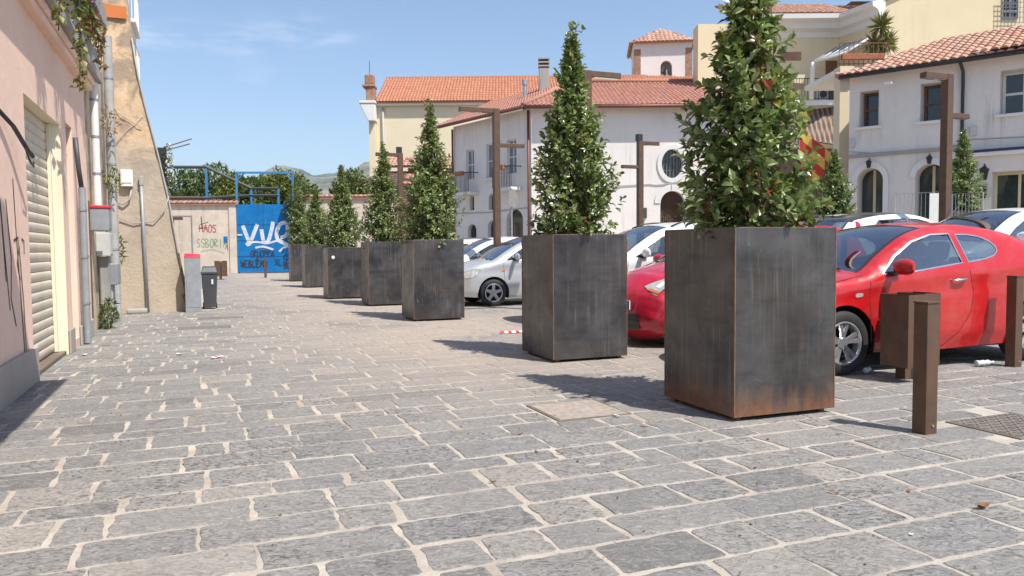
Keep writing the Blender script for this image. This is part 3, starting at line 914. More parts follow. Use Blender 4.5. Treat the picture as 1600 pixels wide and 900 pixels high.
m.quad((2.12, 0, .0), (2.12, 0, 2.76), (2.02, .17, 2.76), (2.02, .17, 0)); m.quad((.06, 0, 0), (.06, .17, 0), (.06, .17, 2.76), (.06, 0, 2.76)); m.quad((.06, 0, 2.76), (.06, .17, 2.76), (2.02, .17, 2.76), (2.12, 0, 2.76))
m.build('jamb', MT['cream_jamb'], LB)
m = MB(); m.box(1.96, 2.015, .09, .125, .06, 2.74); m.build('shutter_guide', MT['cream_jamb'], LB)
m = MB(); m.box(.065, 2.1, .02, .2, .0, .05); m.build('threshold', MT['old_wood'], LB, bevel=.008)
sl = MB(); n = 7
prof = [(.0, .012), (.012, .0), (.075, -.004), (.1, .004), (.108, .022)]
sl.add([(x, y, z) for x in (.07, 1.98) for z, y in prof], [(i, i + 5, i + 6, i + 1) for i in range(4)])
sm = sl.mesh('slat', MT['shutter'], True, 50)
shut = MB().box(.065, 2.015, .16, .168, .05, 2.75).build('shutter', MT['dark_metal'], LB)
for k_ in range(25): link_mesh('slat', sm, shut, (0, .13, .06 + k_ * .108))
m = MB(); m.box(2.52, 3.02, .11, .135, .12, 2.86); nd = m.build('service_door', MT['grey_metal'], LB)
for k_ in range(6):
    MB().box(-.008, .008, -.008, .008, 0, .55).build('grille_bar', MT['dark_metal'], nd, loc=(2.58 + k_ * .077, .07, 2.28))
MB().box(2.54, 3.0, .062, .078, 2.5, 2.52).build('grille_bar', MT['dark_metal'], nd)
# cornice, balcony slab and parapet above
m = MB(); m.xz([(-6.5, 3.62), (4.5, 3.62), (4.5, 3.70), (-6.5, 3.70)], -.10, .3); m.box(-6.5, 4.55, -.13, .3, 3.704, 3.80); m.build('cornice', MT['pink'], LB, bevel=.02)
m = MB(); m.box(-6.5, 4.9, -.19, .5, 3.804, 3.93); m.build('balcony_slab', MT['concrete'], LB, bevel=.012)
m = MB(); m.box(-6.5, 4.9, -.16, -.06, 3.934, 4.24); m.build('parapet', MT['concrete'], LB, bevel=.01)
m = MB(); m.box(4.36, 8.62, .03, .5, 0, 4.4); m.build('end_wall', MT['cream_dirty'], LB)
m = MB(); m.box(.6, 4.75, -.26, .6, 4.62, 4.67); m.build('eaves_board', MT['old_wood'], LB, bevel=.01)
m = MB(); m.box(.6, 4.75, -.30, -.264, 4.58, 4.86); m.build('fascia', MT['concrete'], LB, bevel=.01)
m = MB(); m.box(-6.5, 7.3, .9, 4.2, 3.64, 7.5); m.build('upper_wall', MT['cream_dirty'], LB)
# added panel and arms above the view, invented to shade the wall's foot
m = MB(); m.box(-6.0, -1.95, -1.26, -.52, 3.52, 3.56); m.build('unseen_shade_panel', MT['navy'], LB)
for x in (-5.4, -2.4): MB().tube([(x, 0, 3.3), (x, -.52, 3.5)], .02, 6).build('shade_panel_arm', MT['dark_metal'], LB)
for s0, z0, z1, r, mat, nm in ((4.75, 1.95, 3.80, .055, 'pvc_white', 'white_downpipe'), (6.75, .02, 5.0, .075, 'pvc_grey', 'grey_downpipe'), (3.18, 0.02, 2.1, .045, 'grey_metal', 'cable_pipe')):
    m = MB(); m.tube([(s0, -r - .03, z0), (s0, -r - .03, (z0 + z1) / 2), (s0, -r - .03, z1)], r, 14); o = m.build('downpipe', MT[mat], LB, smooth=True, angle=50)
    for f in (.25, .55, .85):
        z = z0 + (z1 - z0) * f
        MB().tube([(s0, -r - .03, z), (s0, -r - .03, z + .035)], r + .008, 14).build('pipe_clip', MT['galv'], o)
m = MB(); m.tube([(3.18, -.07, 2.1), (3.14, -.05, 2.35), (3.1, -.03, 2.75)], .03, 8); m.build('cable_pipe', MT['dark_grey_plastic'], LB, smooth=True)
m = MB(); m.tube([(-1.15, -.02, 2.42), (-.75, -.06, 2.33), (-.42, -.10, 2.17), (-.30, -.12, 2.12)], .02, 6); m.tube([(-.5, -.09, 2.2), (-.42, -.12, 2.06), (-.28, -.12, 2.03), (-.22, -.11, 2.08)], .008, 6); m.build('wall_hook', MT['dark_metal'], LB, smooth=True)
m = MB(); m.box(4.37, 4.55, .0, .026, .05, 2.0); m.build('dark_door_edge', MT['wood'], LB)
def stroke(m, pts, w, y0):
    pts = [Vector((p[0], y0, p[1])) for p in pts]
    L, R = [], []
    for i, p in enumerate(pts):
        d = pts[min(i + 1, len(pts) - 1)] - pts[max(i - 1, 0)]; l = math.hypot(d.x, d.z) or 1
        nn = Vector((-d.z / l, 0, d.x / l)) * w / 2
        L.append(p + nn); R.append(p - nn)
    k = len(pts); m.add(L + R, [(i, i + 1, i + 1 + k, i + k) for i in range(k - 1)])
MT['spray_black'] = plain('black_spray', (0.03, 0.03, 0.033), .8, var=.5, vscale=30, bump=0)
kk = NT('white_spray'); kp = kk.pos()
kk.bsdf(Base_Color=kk.mix(kk.rng(kk.noise(kp, 7, 6, .7), .42, .68, 0, .6), (0.62, 0.64, 0.68), (0.12, 0.26, 0.48)), Roughness=.8); MT['spray_white'] = kk.m
MT['spray_red'] = plain('red_spray', (0.40, 0.09, 0.07), .8, var=.4, vscale=10, bump=0)
MT['spray_green'] = plain('green_spray', (0.15, 0.30, 0.17), .8, var=.4, vscale=10, bump=0)
m = MB(); rr = random.Random(4)
for i, (s0, z0, pts) in enumerate((
    (-1.25, 1.2, [(0, 0), (.12, .55), (.05, .9), (.22, .35), (.30, -.2)]), (-1.05, 1.0, [(0, .7), (.1, .2), (.2, -.25)]), (-.85, 1.2, [(0, .5), (.12, .0), (.05, -.35), (.2, -.6)]),
    (-.55, 1.1, [(0, .8), (.06, .2), (.14, -.3), (.2, -.8)]), (-.62, 1.25, [(.0, .1), (.18, .13), (.2, .04), (.1, -.1), (.2, -.25)]), (-.3, 1.25, [(0, .12), (.1, .1), (.09, -.02)]), (-.42, .9, [(0, .4), (.1, -.1), (.13, -.6)]))):
    stroke(m, [(s0 + a, z0 + b) for a, b in pts], .022, -.0025 - i * .0006)
m.build('graffiti', MT['spray_black'], LB)
# flower boxes and trailing plants on the balcony: things of their own
def lb(x, y, z): return LB.matrix_basis @ Vector((x, y, z)) if False else Matrix.Translation((-4.6, 7.32, 0)) @ Matrix.Rotation(math.radians(112), 4, 'Z') @ Vector((x, y, z))
LBROT = math.radians(112)
def flower_box(x, label, mat, w=.5, z=4.245):
    p = lb(x, -.15, z)
    t = empty('flower_box', p, LBROT, label, 'flower box', 'flower boxes on the balcony parapet')
    m = MB(); m.add([(-w / 2, -.07, 0), (w / 2, -.07, 0), (w / 2, .07, 0), (-w / 2, .07, 0), (-w / 2 - .02, -.10, .17), (w / 2 + .02, -.10, .17), (w / 2 + .02, .10, .17), (-w / 2 - .02, .10, .17)], [(3, 2, 1, 0), (0, 1, 5, 4), (1, 2, 6, 5), (2, 3, 7, 6), (3, 0, 4, 7)])
    m.build('trough', mat, t, bevel=.008); MB().box(-w / 2, w / 2, -.085, .085, .12, .15).build('soil', MT['soil'], t)
    return t, p
def trailer(x, z, drops, label, mat, n=170, L=.085, flowers=None):
    p = lb(x, -.17, z)
    t = empty('trailing_plant', p, LBROT, label, 'plant', 'plants spilling from the balcony')
    leaf_blob('foliage', t, [(0, 0, .1), (.2, -.05, .02), (-.2, -.04, .05)], [(.25, .13, .17), (.16, .12, .12), (.18, .12, .12)], n, L, mat, int(x * 10) + 40)
    m = MB(); P = []
    for q, (dx, ln) in enumerate(drops):
        path = [(dx * .5, -.05, .08), (dx * .8, -.13, .0), (dx, -.15, -ln * .3), (dx + .03, -.13, -ln * .7), (dx - .02, -.12, -ln)]
        m.tube(path, .006, 5); P.append(strand(path, int(ln * 110), L, 70 + q + int(x * 7), .030))
    m.build('vine_stem', MT['bark'], t)
    pos, d, u, s_, ti = [np.concatenate([q[i] for q in P]) for i in range(5)]
    tag(leaf_cloud('hanging_leaves', pos, d, u, s_, ti, mat, t, leaf_shape(L, L * .6, .01, .015, False)), kind='stuff')
    if flowers:
        rs = np.random.RandomState(8); nf = 60
        pos = rs.normal(0, 1, (nf, 3)) * np.array([.22, .08, .10]) + np.array([.12, -.10, .16])
        leaf = leaf_cloud('petals', pos, rs.normal(0, 1, (nf, 3)), rs.normal(0, 1, (nf, 3)) + .3, rs.uniform(.7, 1.3, nf), np.full(nf, .5), MT['purple'], t, leaf_shape(.055, .045, .006, .01, False)); tag(leaf, kind='stuff')
    return t
flower_box(.55, 'terracotta flower box on the balcony, nearest the camera', MT['terracotta'])
flower_box(1.55, 'terracotta flower box in the middle of the balcony parapet', MT['terracotta'])
flower_box(2.6, 'green plastic flower box holding the purple petunias', plain('green_plastic', (.02, .11, .06), .5))
flower_box(3.6, 'terracotta flower box at the far end of the balcony', MT['terracotta'])
trailer(.35, 4.36, [(-.1, .95), (.15, .55)], 'yellowish trailing succulent hanging nearest the camera', MT['trail'], 190)
trailer(1.5, 4.36, [(.1, 1.25), (.3, .7), (-.2, .5)], 'longest trailing plant, hanging down past the lintel', MT['trail'], 230)
trailer(2.6, 4.36, [(.2, .4)], 'purple flowering petunia under the eaves board', MT['bush_y'], 230, flowers=True)
trailer(3.6, 4.30, [(.2, .45), (-.1, .3)], 'dried brown plant at the end of the balcony', MT['dry'], 200, .09)
for x, z, lab, r, n in ((6.55, 2.55, 'weed sprouting behind the grey downpipe', .16, 90), (6.45, 3.55, 'dry tuft growing from the wall beside the downpipe', .18, 80), (7.1, 1.35, 'fern tuft growing beside the meter boxes', .2, 140), (5.35, .18, 'leafy weed at the foot of the meter post', .2, 200)):
    p = lb(x, -.10, z); t = empty('wall_weed', p, LBROT, lab, 'plant', 'weeds rooted in the old wall')
    leaf_blob('foliage', t, [(0, 0, 0), (.0, -.04, -.12 if z > 1 else .12)], [(r, .10, r), (r * .8, .09, r)], n, .10, MT['dry'] if 'dry' in lab else MT['bush_y'], int(x * 9), W=.3)
# meter boxes
def meter(x0, x1, d, z0, z1, mat, label, lid=None, legs=False):
    p = lb((x0 + x1) / 2, 0.028, 0)
    t = empty('meter_box', p, LBROT, label, 'utility box', 'utility boxes on the left wall')
    w = x1 - x0
    MB().box(-w / 2, w / 2, -d, 0, z0, z1).build('case', mat, t, bevel=.012)
    MB().box(-w / 2 + .03, w / 2 - .03, -d - .008, -d - .001, z0 + .03, z1 - .03).build('door', mat, t, bevel=.006)
    if lid: MB().box(-w / 2 - .015, w / 2 + .015, -d - .015, -.001, z1 + .001, z1 + .045).build('lid', lid, t, bevel=.008)
    if legs:
        for sx in (-1, 1): MB().tube([(sx * w * .3, -d / 2, 0), (sx * w * .3, -d / 2, z0)], .035, 10).build('conduit', MT['pvc_grey'], t, smooth=True, angle=50)
    return t
meter(4.62, 4.95, .27, 1.56, 1.90, MT['grey_metal'], 'grey metal box with a red lid on the left wall', MT['red_plastic'])
meter(5.35, 5.75, .20, 1.17, 1.55, MT['box_grey'], 'pale grey meter box below the red-lidded one')
meter(6.0, 6.45, .24, .68, 1.04, MT['grey_metal'], 'lowest grey meter box, on two conduits', legs=True)
p = lb(5.55, -.07, 0); t = empty('meter_post', p, LBROT, 'concrete post carrying the pale meter box', 'post')
m = MB(); m.box(-.09, .09, -.07, .07, 0, 1.16); m.build('shaft', MT['concrete'], t, bevel=.015)

# ---- old ochre house with the leaning buttress
OB = empty('ochre_house', (-7.84, 15.33, 0), A, 'old ochre house with a leaning buttress and balconies on the left', 'building')
edge = [(1.30, 0), (1.09, 1.14), (.93, 2.31), (.76, 3.21), (.58, 4.03), (.45, 4.71), (.36, 5.46), (.29, 6.2), (.25, 7.0)]
m = MB(); n = 9; cols = [-.32 + 0 for _ in range(1)]
vs, fs = [], []
ed = []
for i in range(len(edge) - 1):
    for s_ in range(4):
        f = s_ / 4; ed.append((edge[i][0] + (edge[i + 1][0] - edge[i][0]) * f, edge[i][1] + (edge[i + 1][1] - edge[i][1]) * f))
ed.append(edge[-1])
rr = random.Random(3)
for j, (x, z) in enumerate(ed):
    for i in range(n):
        f = i / (n - 1); vs.append((-.34 + (x + .34) * f + (rr.uniform(-.012, .012) if i == n - 1 else 0), rr.uniform(-.018, .018), z))
for j in range(len(ed) - 1):
    for i in range(n - 1): fs.append((j * n + i, j * n + i + 1, (j + 1) * n + i + 1, (j + 1) * n + i))
b0 = len(vs)
for j, (x, z) in enumerate(ed): vs.append((x, .8, z))
for j in range(len(ed) - 1): fs.append((j * n + n - 1, b0 + j, b0 + j + 1, (j + 1) * n + n - 1))
m.add(vs, fs); m.build('buttress', MT['ochre'], OB, smooth=True, angle=40)
m = MB(); m.box(-4.5, -.36, .05, 9.5, 0, 10.0); m.build('wall', MT['ochre'], OB)
m = MB(); m.box(-.33, .295, -.05, -.02, 5.82, 6.06); m.build('string_band', MT['orange'], OB)
m = MB(); m.tube([(x + .012, -.02, z) for x, z in edge[:7]], .018, 6); m.build('edge_conduit', MT['pvc_grey'], OB, smooth=True)
m = MB(); m.tube([(1.16, -.03, .35), (1.24, -.03, .1), (1.32, -.03, .02)], .03, 6); m.tube([(1.10, -.02, 1.2), (1.22, -.03, .3)], .022, 6); m.build('rust_edge', MT['rim'] if 'rim' in MT else MT['brick'], OB)
m = MB(); m.tube([(.5, -.04, 0), (.47, -.04, 1.5), (.455, -.04, 2.55)], .032, 10); o = m.build('conduit', MT['grey_metal'], OB, smooth=True); MB().box(.42, .50, -.075, -.02, 2.56, 2.74).build('junction_box', MT['pvc_grey'], o, bevel=.006)
m = MB(); m.box(.09, .31, -.10, -.02, 2.53, 2.86); o = m.build('meter_cover', MT['white_paint'], OB, bevel=.012); MB().box(.115, .285, -.112, -.102, 2.60, 2.835).build('cover_door', MT['white_paint'], o, bevel=.008)
m = MB(); cab = [MB() for _ in range(4)]; cab[0].tube([(.95, -.03, 2.35), (.86, -.05, 2.05), (.66, -.05, 1.85), (.3, -.04, 1.80), (.05, -.03, 1.9)], .011, 6); cab[1].tube([(.0, -.04, 2.22), (.12, -.05, 2.18), (.24, -.05, 2.28), (.28, -.04, 2.5)], .018, 6); cab[2].tube([(-.1, -.03, 4.25), (.12, -.03, 3.95), (.5, -.03, 3.7)], .006, 5); cab[3].tube([(-.1, -.03, 3.2), (.2, -.03, 3.6), (.52, -.03, 3.95)], .006, 5); [q_.build('cable', MT['pvc_grey'], OB, smooth=True) for q_ in cab]
m = MB(); m.box(.13, .5, -.28, -.02, 0, .10); m.build('doorstep', MT['concrete'], OB, bevel=.03)
for (y0, y1, z0, x1, rm, nb) in ((5.2, 6.9, 7.15, .12, 'white_paint', 7), (7.0, 8.6, 6.05, .0, 'white_paint', 6)):
    m = MB(); m.box(-.36, x1, y0, y1, z0, z0 + .10); m.box(-.36, x1 - .1, y0 + .15, y1 - .15, z0 - .22, z0 - .004); m.build('balcony', MT['white_wall'], OB, bevel=.015)
    o = MB().box(-.34, x1, y0 + .02, y0 + .05, z0 + .98, z0 + 1.02).box(x1 - .04, x1, y0 + .05, y1, z0 + .98, z0 + 1.02).build('balcony_railing', MT[rm], OB)
    for k_ in range(nb): MB().box(-.32 + (x1 + .30) * k_ / (nb - 1), -.30 + (x1 + .30) * k_ / (nb - 1), y0 + .025, y0 + .045, z0 + .1, z0 + .98).build('baluster', MT[rm], o)
    for k_ in range(8): MB().box(x1 - .03, x1 - .01, y0 + .1 + (y1 - y0 - .1) * k_ / 8, y0 + .12 + (y1 - y0 - .1) * k_ / 8, z0 + .1, z0 + .98).build('baluster', MT[rm], o)
def ob(x, y, z): return Matrix.Translation((-7.84, 15.33, 0)) @ Matrix.Rotation(A, 4, 'Z') @ Vector((x, y, z))
t = empty('ivy_screen', ob(.86, 1.0, 2.6), A, 'dark screen of artificial ivy with white blossoms behind the buttress', 'screen')
MB().box(-.16, .04, -.03, .03, 0, .85).build('panel', MT['dark_metal'], t)
leaf_blob('foliage', t, [(.06, 0, .15), (.06, 0, .45), (.05, 0, .72)], [(.10, .08, .22)] * 3, 330, .06, MT['bush'], 3)
leaf_blob('blossom', t, [(.09, -.03, .15), (.09, -.03, .45), (.08, -.03, .72)], [(.08, .06, .2)] * 3, 150, .05, MT['white_paint'], 4)
m = MB(); m.tube([(0, 0, .86), (.55, .1, 1.08)], .014, 6); m.tube([(0, .1, .80), (.50, .2, .98)], .014, 6); m.build('bracket', MT['old_wood'], t)

# ---- garden wall, blue gate and what shows above them at the far end
FW = (-15.0, 41.0, 0); FA = math.radians(6)
def fw(x, y, z): return Matrix.Translation(FW) @ Matrix.Rotation(FA, 4, 'Z') @ Vector((x, y, z))
GW = empty('garden_wall', FW, FA, 'plastered garden wall with graffiti left of the blue gate', 'wall')
m = MB(); m.box(-9.5, .30, 0, .4, 0, 3.72); m.build('wall', MT['far_wall'], GW)
m = MB(); m.box(-.02, .33, -.06, .46, 0, 3.80); m.build('gate_pier', MT['far_wall'], GW, bevel=.02)
tile_roof(GW, (-9.5, -.14, 3.74), (1, 0, 0), (0, .97, .22), [(0, 0), (9.9, 0), (9.9, .62), (0, .62)], MT['tile_p'], .26, .31, .04, 5, 'coping', True, 'coping_tile')
m = MB(); m.tube([(-1.92, -.03, 0), (-1.92, -.03, 3.1)], .03, 6); m.box(-3.3, -1.9, -.02, -.004, 3.06, 3.10); m.build('conduit', MT['grey_metal'], GW)
m = MB()
def gl(m, chars, x, z, h, w, sw, y=-.004, step=None, seed=1):
    """hand-sprayed letters from strokes on a unit grid"""
    S = {'K': [[(0, 0), (0, 1)], [(.9, 1), (.0, .45)], [(.2, .55), (.9, 0)]], 'A': [[(0, 0), (.45, 1), (.9, 0)], [(.2, .4), (.7, .4)]], 'O': [[(.45, 1), (.05, .6), (.1, .1), (.5, 0), (.9, .4), (.8, .9), (.45, 1)]], 'S': [[(.9, .9), (.4, 1), (.1, .7), (.8, .35), (.6, 0), (.05, .1)]],
         'H': [[(0, 0), (0, 1)], [(.8, 0), (.8, 1)], [(0, .5), (.8, .5)]], 'B': [[(0, 0), (0, 1), (.7, .85), (.1, .55), (.8, .3), (.5, 0), (0, 0)]], 'R': [[(0, 0), (0, 1), (.8, .8), (.1, .5), (.9, 0)]], 'I': [[(.4, 0), (.4, 1)]], 'L': [[(.1, 1), (0, 0), (.8, .05)]], 'G': [[(.9, .85), (.4, 1), (.05, .5), (.3, 0), (.85, .1), (.85, .45), (.5, .45)]],
         'U': [[(.05, 1), (.1, .1), (.6, 0), (.85, .3), (.85, 1)]], 'P': [[(0, 0), (0, 1), (.8, .8), (.05, .5)]], 'W': [[(0, 1), (.2, 0), (.45, .7), (.7, 0), (.95, 1)]], 'E': [[(.8, 1), (0, .95), (0, .05), (.8, 0)], [(0, .5), (.6, .5)]], 'M': [[(0, 0), (.1, 1), (.45, .3), (.8, 1), (.9, 0)]], 'V': [[(0, 1), (.4, 0), (.9, 1)]], '#': [[(.2, 0), (.35, 1)], [(.6, 0), (.75, 1)], [(0, .35), (.95, .4)], [(.05, .65), (1, .7)]], 'X': [[(0, 0), (.9, 1)], [(0, 1), (.9, 0)]]}
    rr = random.Random(seed); k = 0
    for i, ch in enumerate(chars):
        for st in S.get(ch, []):
            stroke(m, [(x + i * (step or w * 1.12) + a * w + rr.uniform(-.03, .03) * w, z + b * h + rr.uniform(-.04, .04) * h) for a, b in catmull(st, 4) if True], sw, y - k * .0012); k += 1
m = MB(); gl(m, 'HAOS', -1.55, 2.22, .38, .2, .045, seed=2); m.build('graffiti_red', MT['spray_red'], GW)
m = MB(); gl(m, 'SSBORIA', -1.72, 1.42, .42, .2, .035, step=.23, seed=3); stroke(m, [(-1.5, 1.2), (-.9, 1.3), (-.3, 1.1)], .02, -.02); m.build('graffiti_green', MT['spray_green'], GW)
m = MB(); stroke(m, [(-1.45, 3.05), (-1.42, 2.5), (-1.5, 2.4)], .04, -.006); stroke(m, [(-1.5, 2.62), (-1.1, 2.75)], .03, -.007); stroke(m, [(-1.6, 2.42), (-1.15, 2.46)], .03, -.008); stroke(m, [(-.25, 1.3), (-.15, 1.7), (-.12, 1.25)], .03, -.009); m.build('graffiti_dark', MT['spray_black'], GW)
MB().box(-.32, -.12, -.03, -.004, 1.68, 1.98).build('house_number', MT['plate_blue'] if 'plate_blue' in MT else MT['blue'], GW, bevel=.006)
BG = empty('blue_gate', fw(0, 0, 0), FA, 'blue sheet metal gate covered with white and black graffiti', 'gate')
m = MB(); m.box(.34, 1.72, .10, .16, .06, 3.68); m.build('gate_leaf', MT['blue'], BG, bevel=.006)
m = MB(); m.box(1.735, 3.15, .10, .16, .06, 3.68); m.build('gate_leaf', MT['blue'], BG, bevel=.006)
m = MB()
for z in (.9, 1.75, 2.6): m.box(.36, 3.13, .088, .098, z, z + .012)
m.build('weld_seam', MT['navy'], BG)
MB().box(.36, .62, .06, .098, 2.0, 2.1).build('bolt', MT['box_grey'], BG, bevel=.01)
m = MB(); S2 = [[(.65, 2.55), (.85, 2.0), (.98, 1.62)], [(1.42, 2.62), (1.25, 2.2), (1.0, 1.62), (.82, 1.55)], [(1.62, 2.35), (1.68, 1.9), (1.74, 1.62)], [(2.24, 2.75), (2.12, 2.2), (1.96, 1.72), (1.76, 1.62)], [(2.98, 2.72), (2.62, 2.62), (2.42, 2.2), (2.46, 1.8), (2.75, 1.62), (3.05, 1.45)], [(2.98, 2.6), (3.0, 2.2), (2.8, 1.95), (2.6, 1.9)], [(.78, 1.56), (1.3, 1.68), (1.9, 1.60), (2.5, 1.72), (3.08, 1.42)], [(3.05, 1.44), (2.8, 1.38), (2.52, 1.14)], [(1.28, 1.36), (1.7, 1.42), (2.22, 1.26)]]
for i, st in enumerate(S2): stroke(m, [p for p in catmull(st, 6)], .20 if i < 6 else .11, .092 - i * .0015)
m.build('graffiti_white', MT['spray_white'], BG)
m = MB(); gl(m, 'GRUOPPA', 1.02, .88, .33, .16, .045, y=.085, seed=5); gl(m, 'A', 1.25, .62, .2, .2, .04, y=.085, seed=8); gl(m, 'WEBLEM', .52, .34, .34, .18, .05, y=.085, seed=6); gl(m, 'V', 1.72, .3, .34, .2, .05, y=.085); gl(m, 'XLG', 2.28, .42, .34, .2, .05, y=.085, seed=7); gl(m, 'BE', 2.75, .24, .3, .18, .045, y=.085, seed=9); m.build('graffiti_black', MT['spray_black'], BG)
m = MB(); m.box(.24, .34, .48, .58, 0, 5.35); m.box(3.2, 3.30, .48, .58, 0, 5.35); m.box(.24, 3.30, .47, .59, 5.352, 5.46)
for sx, x in ((1, .34), (-1, 3.2)): m.tube([(x, .53, 5.0), (x + sx * .35, .53, 5.36)], .03, 6)
t = empty('gate_frame', fw(0, 0, 0), FA, 'tall blue steel frame standing behind the blue gate', 'frame'); m.build('portal', MT['blue_frame'], t)
RW = empty('boundary_wall', FW, FA, 'plain beige boundary wall with tiled coping behind the far planters', 'wall')
m = MB(); m.box(3.4, 9.1, 0, .4, 0, 4.05); m.build('wall', MT['far_wall'], RW)
tile_roof(RW, (3.35, -.14, 4.06), (1, 0, 0), (0, .97, .22), [(0, 0), (5.85, 0), (5.85, .62), (0, .62)], MT['tile_p'], .26, .31, .04, 6, 'coping', True, 'coping_tile')
m = MB()                                                     # steel stair and its handrail behind the wall
t = empty('steel_stair', fw(0, 3.0, 0), FA, 'dark steel stair with handrail above the garden wall', 'stair')
hr_ = [(-7.0, 0, 5.95), (-1.95, 0, 5.95), (.5, 0, 4.75), (2.0, 0, 4.75)]
m.tube(hr_, .09, 6); m.build('handrail', MT['dark_grey_plastic'], t)
m = MB(); m.tube([(-7.0, 0, 4.2), (-1.95, 0, 4.2), (.5, 0, 4.35), (2.0, 0, 4.35)], .09, 6); m.build('stringer', MT['dark_grey_plastic'], t)
for x, z in ((-1.95, 5.95), (.5, 4.75), (2.0, 4.75)): MB().box(x - .06, x + .06, -.06, .06, 2.0, z).build('stair_post', MT['blue_frame'], t)
m = MB(); m.box(-4.2, -1.6, .5, 2.0, 0, 4.35); m.build('landing', MT['brick'], t)
def bush(x, y, r, h, n, L, mat, label, seed):
    t = empty('garden_tree', fw(x, y, 0), 0, label, 'tree', 'trees behind the garden wall')
    m = MB(); m.tube([(0, 0, 0), (.05, 0, h * .3), (-.1, .05, h * .6)], [.16, .12, .07], 8)
    rs = random.Random(seed)
    for k_ in range(5):
        a = k_ * 1.26; m.tube([(0, 0, h * .35), (r * .4 * math.cos(a), r * .4 * math.sin(a), h * .55), (r * .65 * math.cos(a), r * .65 * math.sin(a), h * .75)], [.08, .05, .02], 6)
    m.build('trunk', MT['bark'], t)
    cs = [(rs.uniform(-.6, .6) * r, rs.uniform(-.6, .6) * r, h * rs.uniform(.5, .84)) for _ in range(8)]
    leaf_blob('crown', t, cs, [(r * rs.uniform(.34, .52), r * rs.uniform(.34, .52), h * rs.uniform(.14, .2)) for _ in cs], n, L, mat, seed)
bush(-4.6, 8.0, 2.4, 6.4, 5200, .27, MT['bush'], 'dark bushy tree behind the stair, nearest the buttress', 30)
bush(-2.3, 9.0, 2.6, 6.9, 6500, .27, MT['bush'], 'tall dark bushy tree behind the middle of the stair', 31)
bush(.2, 10.5, 2.2, 6.5, 5200, .27, MT['bush'], 'dark bushy tree behind the lower end of the stair', 32)
bush(-1.2, 5.5, 1.7, 5.9, 3600, .24, MT['bush_y'], 'yellow-green shrub just above the garden wall', 33)
bush(2.2, 5.5, 2.1, 6.3, 5200, .25, MT['bush_y'], 'yellow-green tree rising behind the blue gate', 34)
bush(5.2, 5.5, 2.2, 6.2, 5200, .25, MT['bush_y'], 'green tree right of the blue frame', 35)
t = empty('climbing_vine', fw(3.3, -.2, 0), FA, 'leafy vine draped over the right end of the blue gate', 'plant')
leaf_blob('foliage', t, [(.2, 0, 3.9), (.3, 0, 3.0), (.25, 0, 2.2), (-.05, 0, 3.4), (.5, .1, 4.4)], [(.45, .25, .6)] * 5, 1500, .16, MT['bush'], 36)
MB().tube([(.2, .1, 0), (.25, .1, 2.0), (.2, .1, 4.2)], [.05, .04, .02], 6).build('stem', MT['bark'], t)

# ---- low houses between the wall and the church
t = empty('low_house', (-9.6, 47.0, 0), math.radians(4), 'low house with a dark brown tiled roof beyond the boundary wall', 'building')
MB().box(0, 5.2, 0, 6, 0, 5.1).build('wall', MT['far_wall'], t)
tile_roof(t, (-.5, -.5, 5.0), (1, 0, 0), (0, .93, .37), [(0, 0), (6.2, 0), (5.6, 3.3), (2.2, 3.3)], MT['tile_b'], .26, .4, .045, 7)
t = empty('tiled_annex', (-6.6, 49.5, 0), 0, 'tiled annex roof just under the cream church wall', 'building')
MB().box(0, 4.2, 0, 4, 0, 6.4).build('wall', MT['brick'], t)
tile_roof(t, (-1.6, -.4, 6.5), (1, 0, 0), (0, .92, .38), [(0, 0), (6.2, 0), (6.2, 2.0), (0, 2.0)], MT['tile_p'], .26, .4, .05, 8)
t = empty('gateway_shed', (-5.7, 41.6, 0), 0, 'shadowed shed with a red tiled canopy behind the third planter', 'building')
m = MB(); m.box(0, 2.6, 2.2, 2.5, 0, 5.4); m.box(0, .25, .3, 2.2, 0, 4.6); m.box(2.4, 2.6, .3, 2.2, 0, 4.6); m.build('wall', MT['old_wood'], t)
tile_roof(t, (-.2, -.2, 4.7), (1, 0, 0), (0, .95, .3), [(0, 0), (3.0, 0), (3.0, 2.6), (0, 2.6)], MT['tile_r'], .26, .4, .05, 9)

# ---- church
CH = empty('church', (-9.0, 57.0, 0), 0, 'long cream church nave with an orange tiled roof', 'church')
MB().box(-.86, 24, 0, 12, 0, 11.85).build('nave_wall', MT['church'], CH)
MB().box(-.80, 24.1, -.32, 0, 11.7, 11.94).build('eaves_cornice', MT['white_stone'], CH, bevel=.05)
tile_roof(CH, (-.86, -.45, 11.96), (1, 0, 0), (0, .87, .46), [(0, 0), (25, 0), (25, 6.3), (0, 6.3)], MT['tile_o'], .235, .45, .065, 10)
m = MB(); m.box(-.86, 24, 4.9, 5.15, 14.72, 14.92); m.build('ridge', MT['tile_o'], CH, bevel=.04)
m = MB(); m.box(-1.32, -.87, -.5, 12.5, 0, 11.2); m.build('facade_edge', MT['church'], CH)
m = MB(); m.xz([(-1.9, 11.75), (-1.32, 10.5), (-.8, 10.5), (-.8, 11.75)], -.9, 12.8); m.box(-1.95, -.75, -.95, 12.85, 11.754, 11.95); m.build('facade_cornice', MT['white_stone'], CH, bevel=.04)
m = MB(); m.box(-1.5, -.9, -.5, .5, 11.955, 13.0); m.box(-1.75, -.85, -.6, .6, 13.004, 13.2); o = m.build('pinnacle', MT['brick'], CH, bevel=.05)
m = MB(); m.box(-1.6, -.95, -.4, .4, 13.205, 13.95); m.build('pinnacle_cap', MT['brick'], o, bevel=.08)
MB().tube([(-1.3, 0, 14.0), (-1.3, 0, 15.0)], .02, 5).build('rod', MT['dark_metal'], o)
m = MB(); m.tube([(-.35, -.12, 11.6), (-.33, -.12, 7), (-.1, -.12, 3.9), (-1.0, -.12, 3.0)], .09, 8); m.build('downpipe', MT['pvc_grey'], CH, smooth=True)
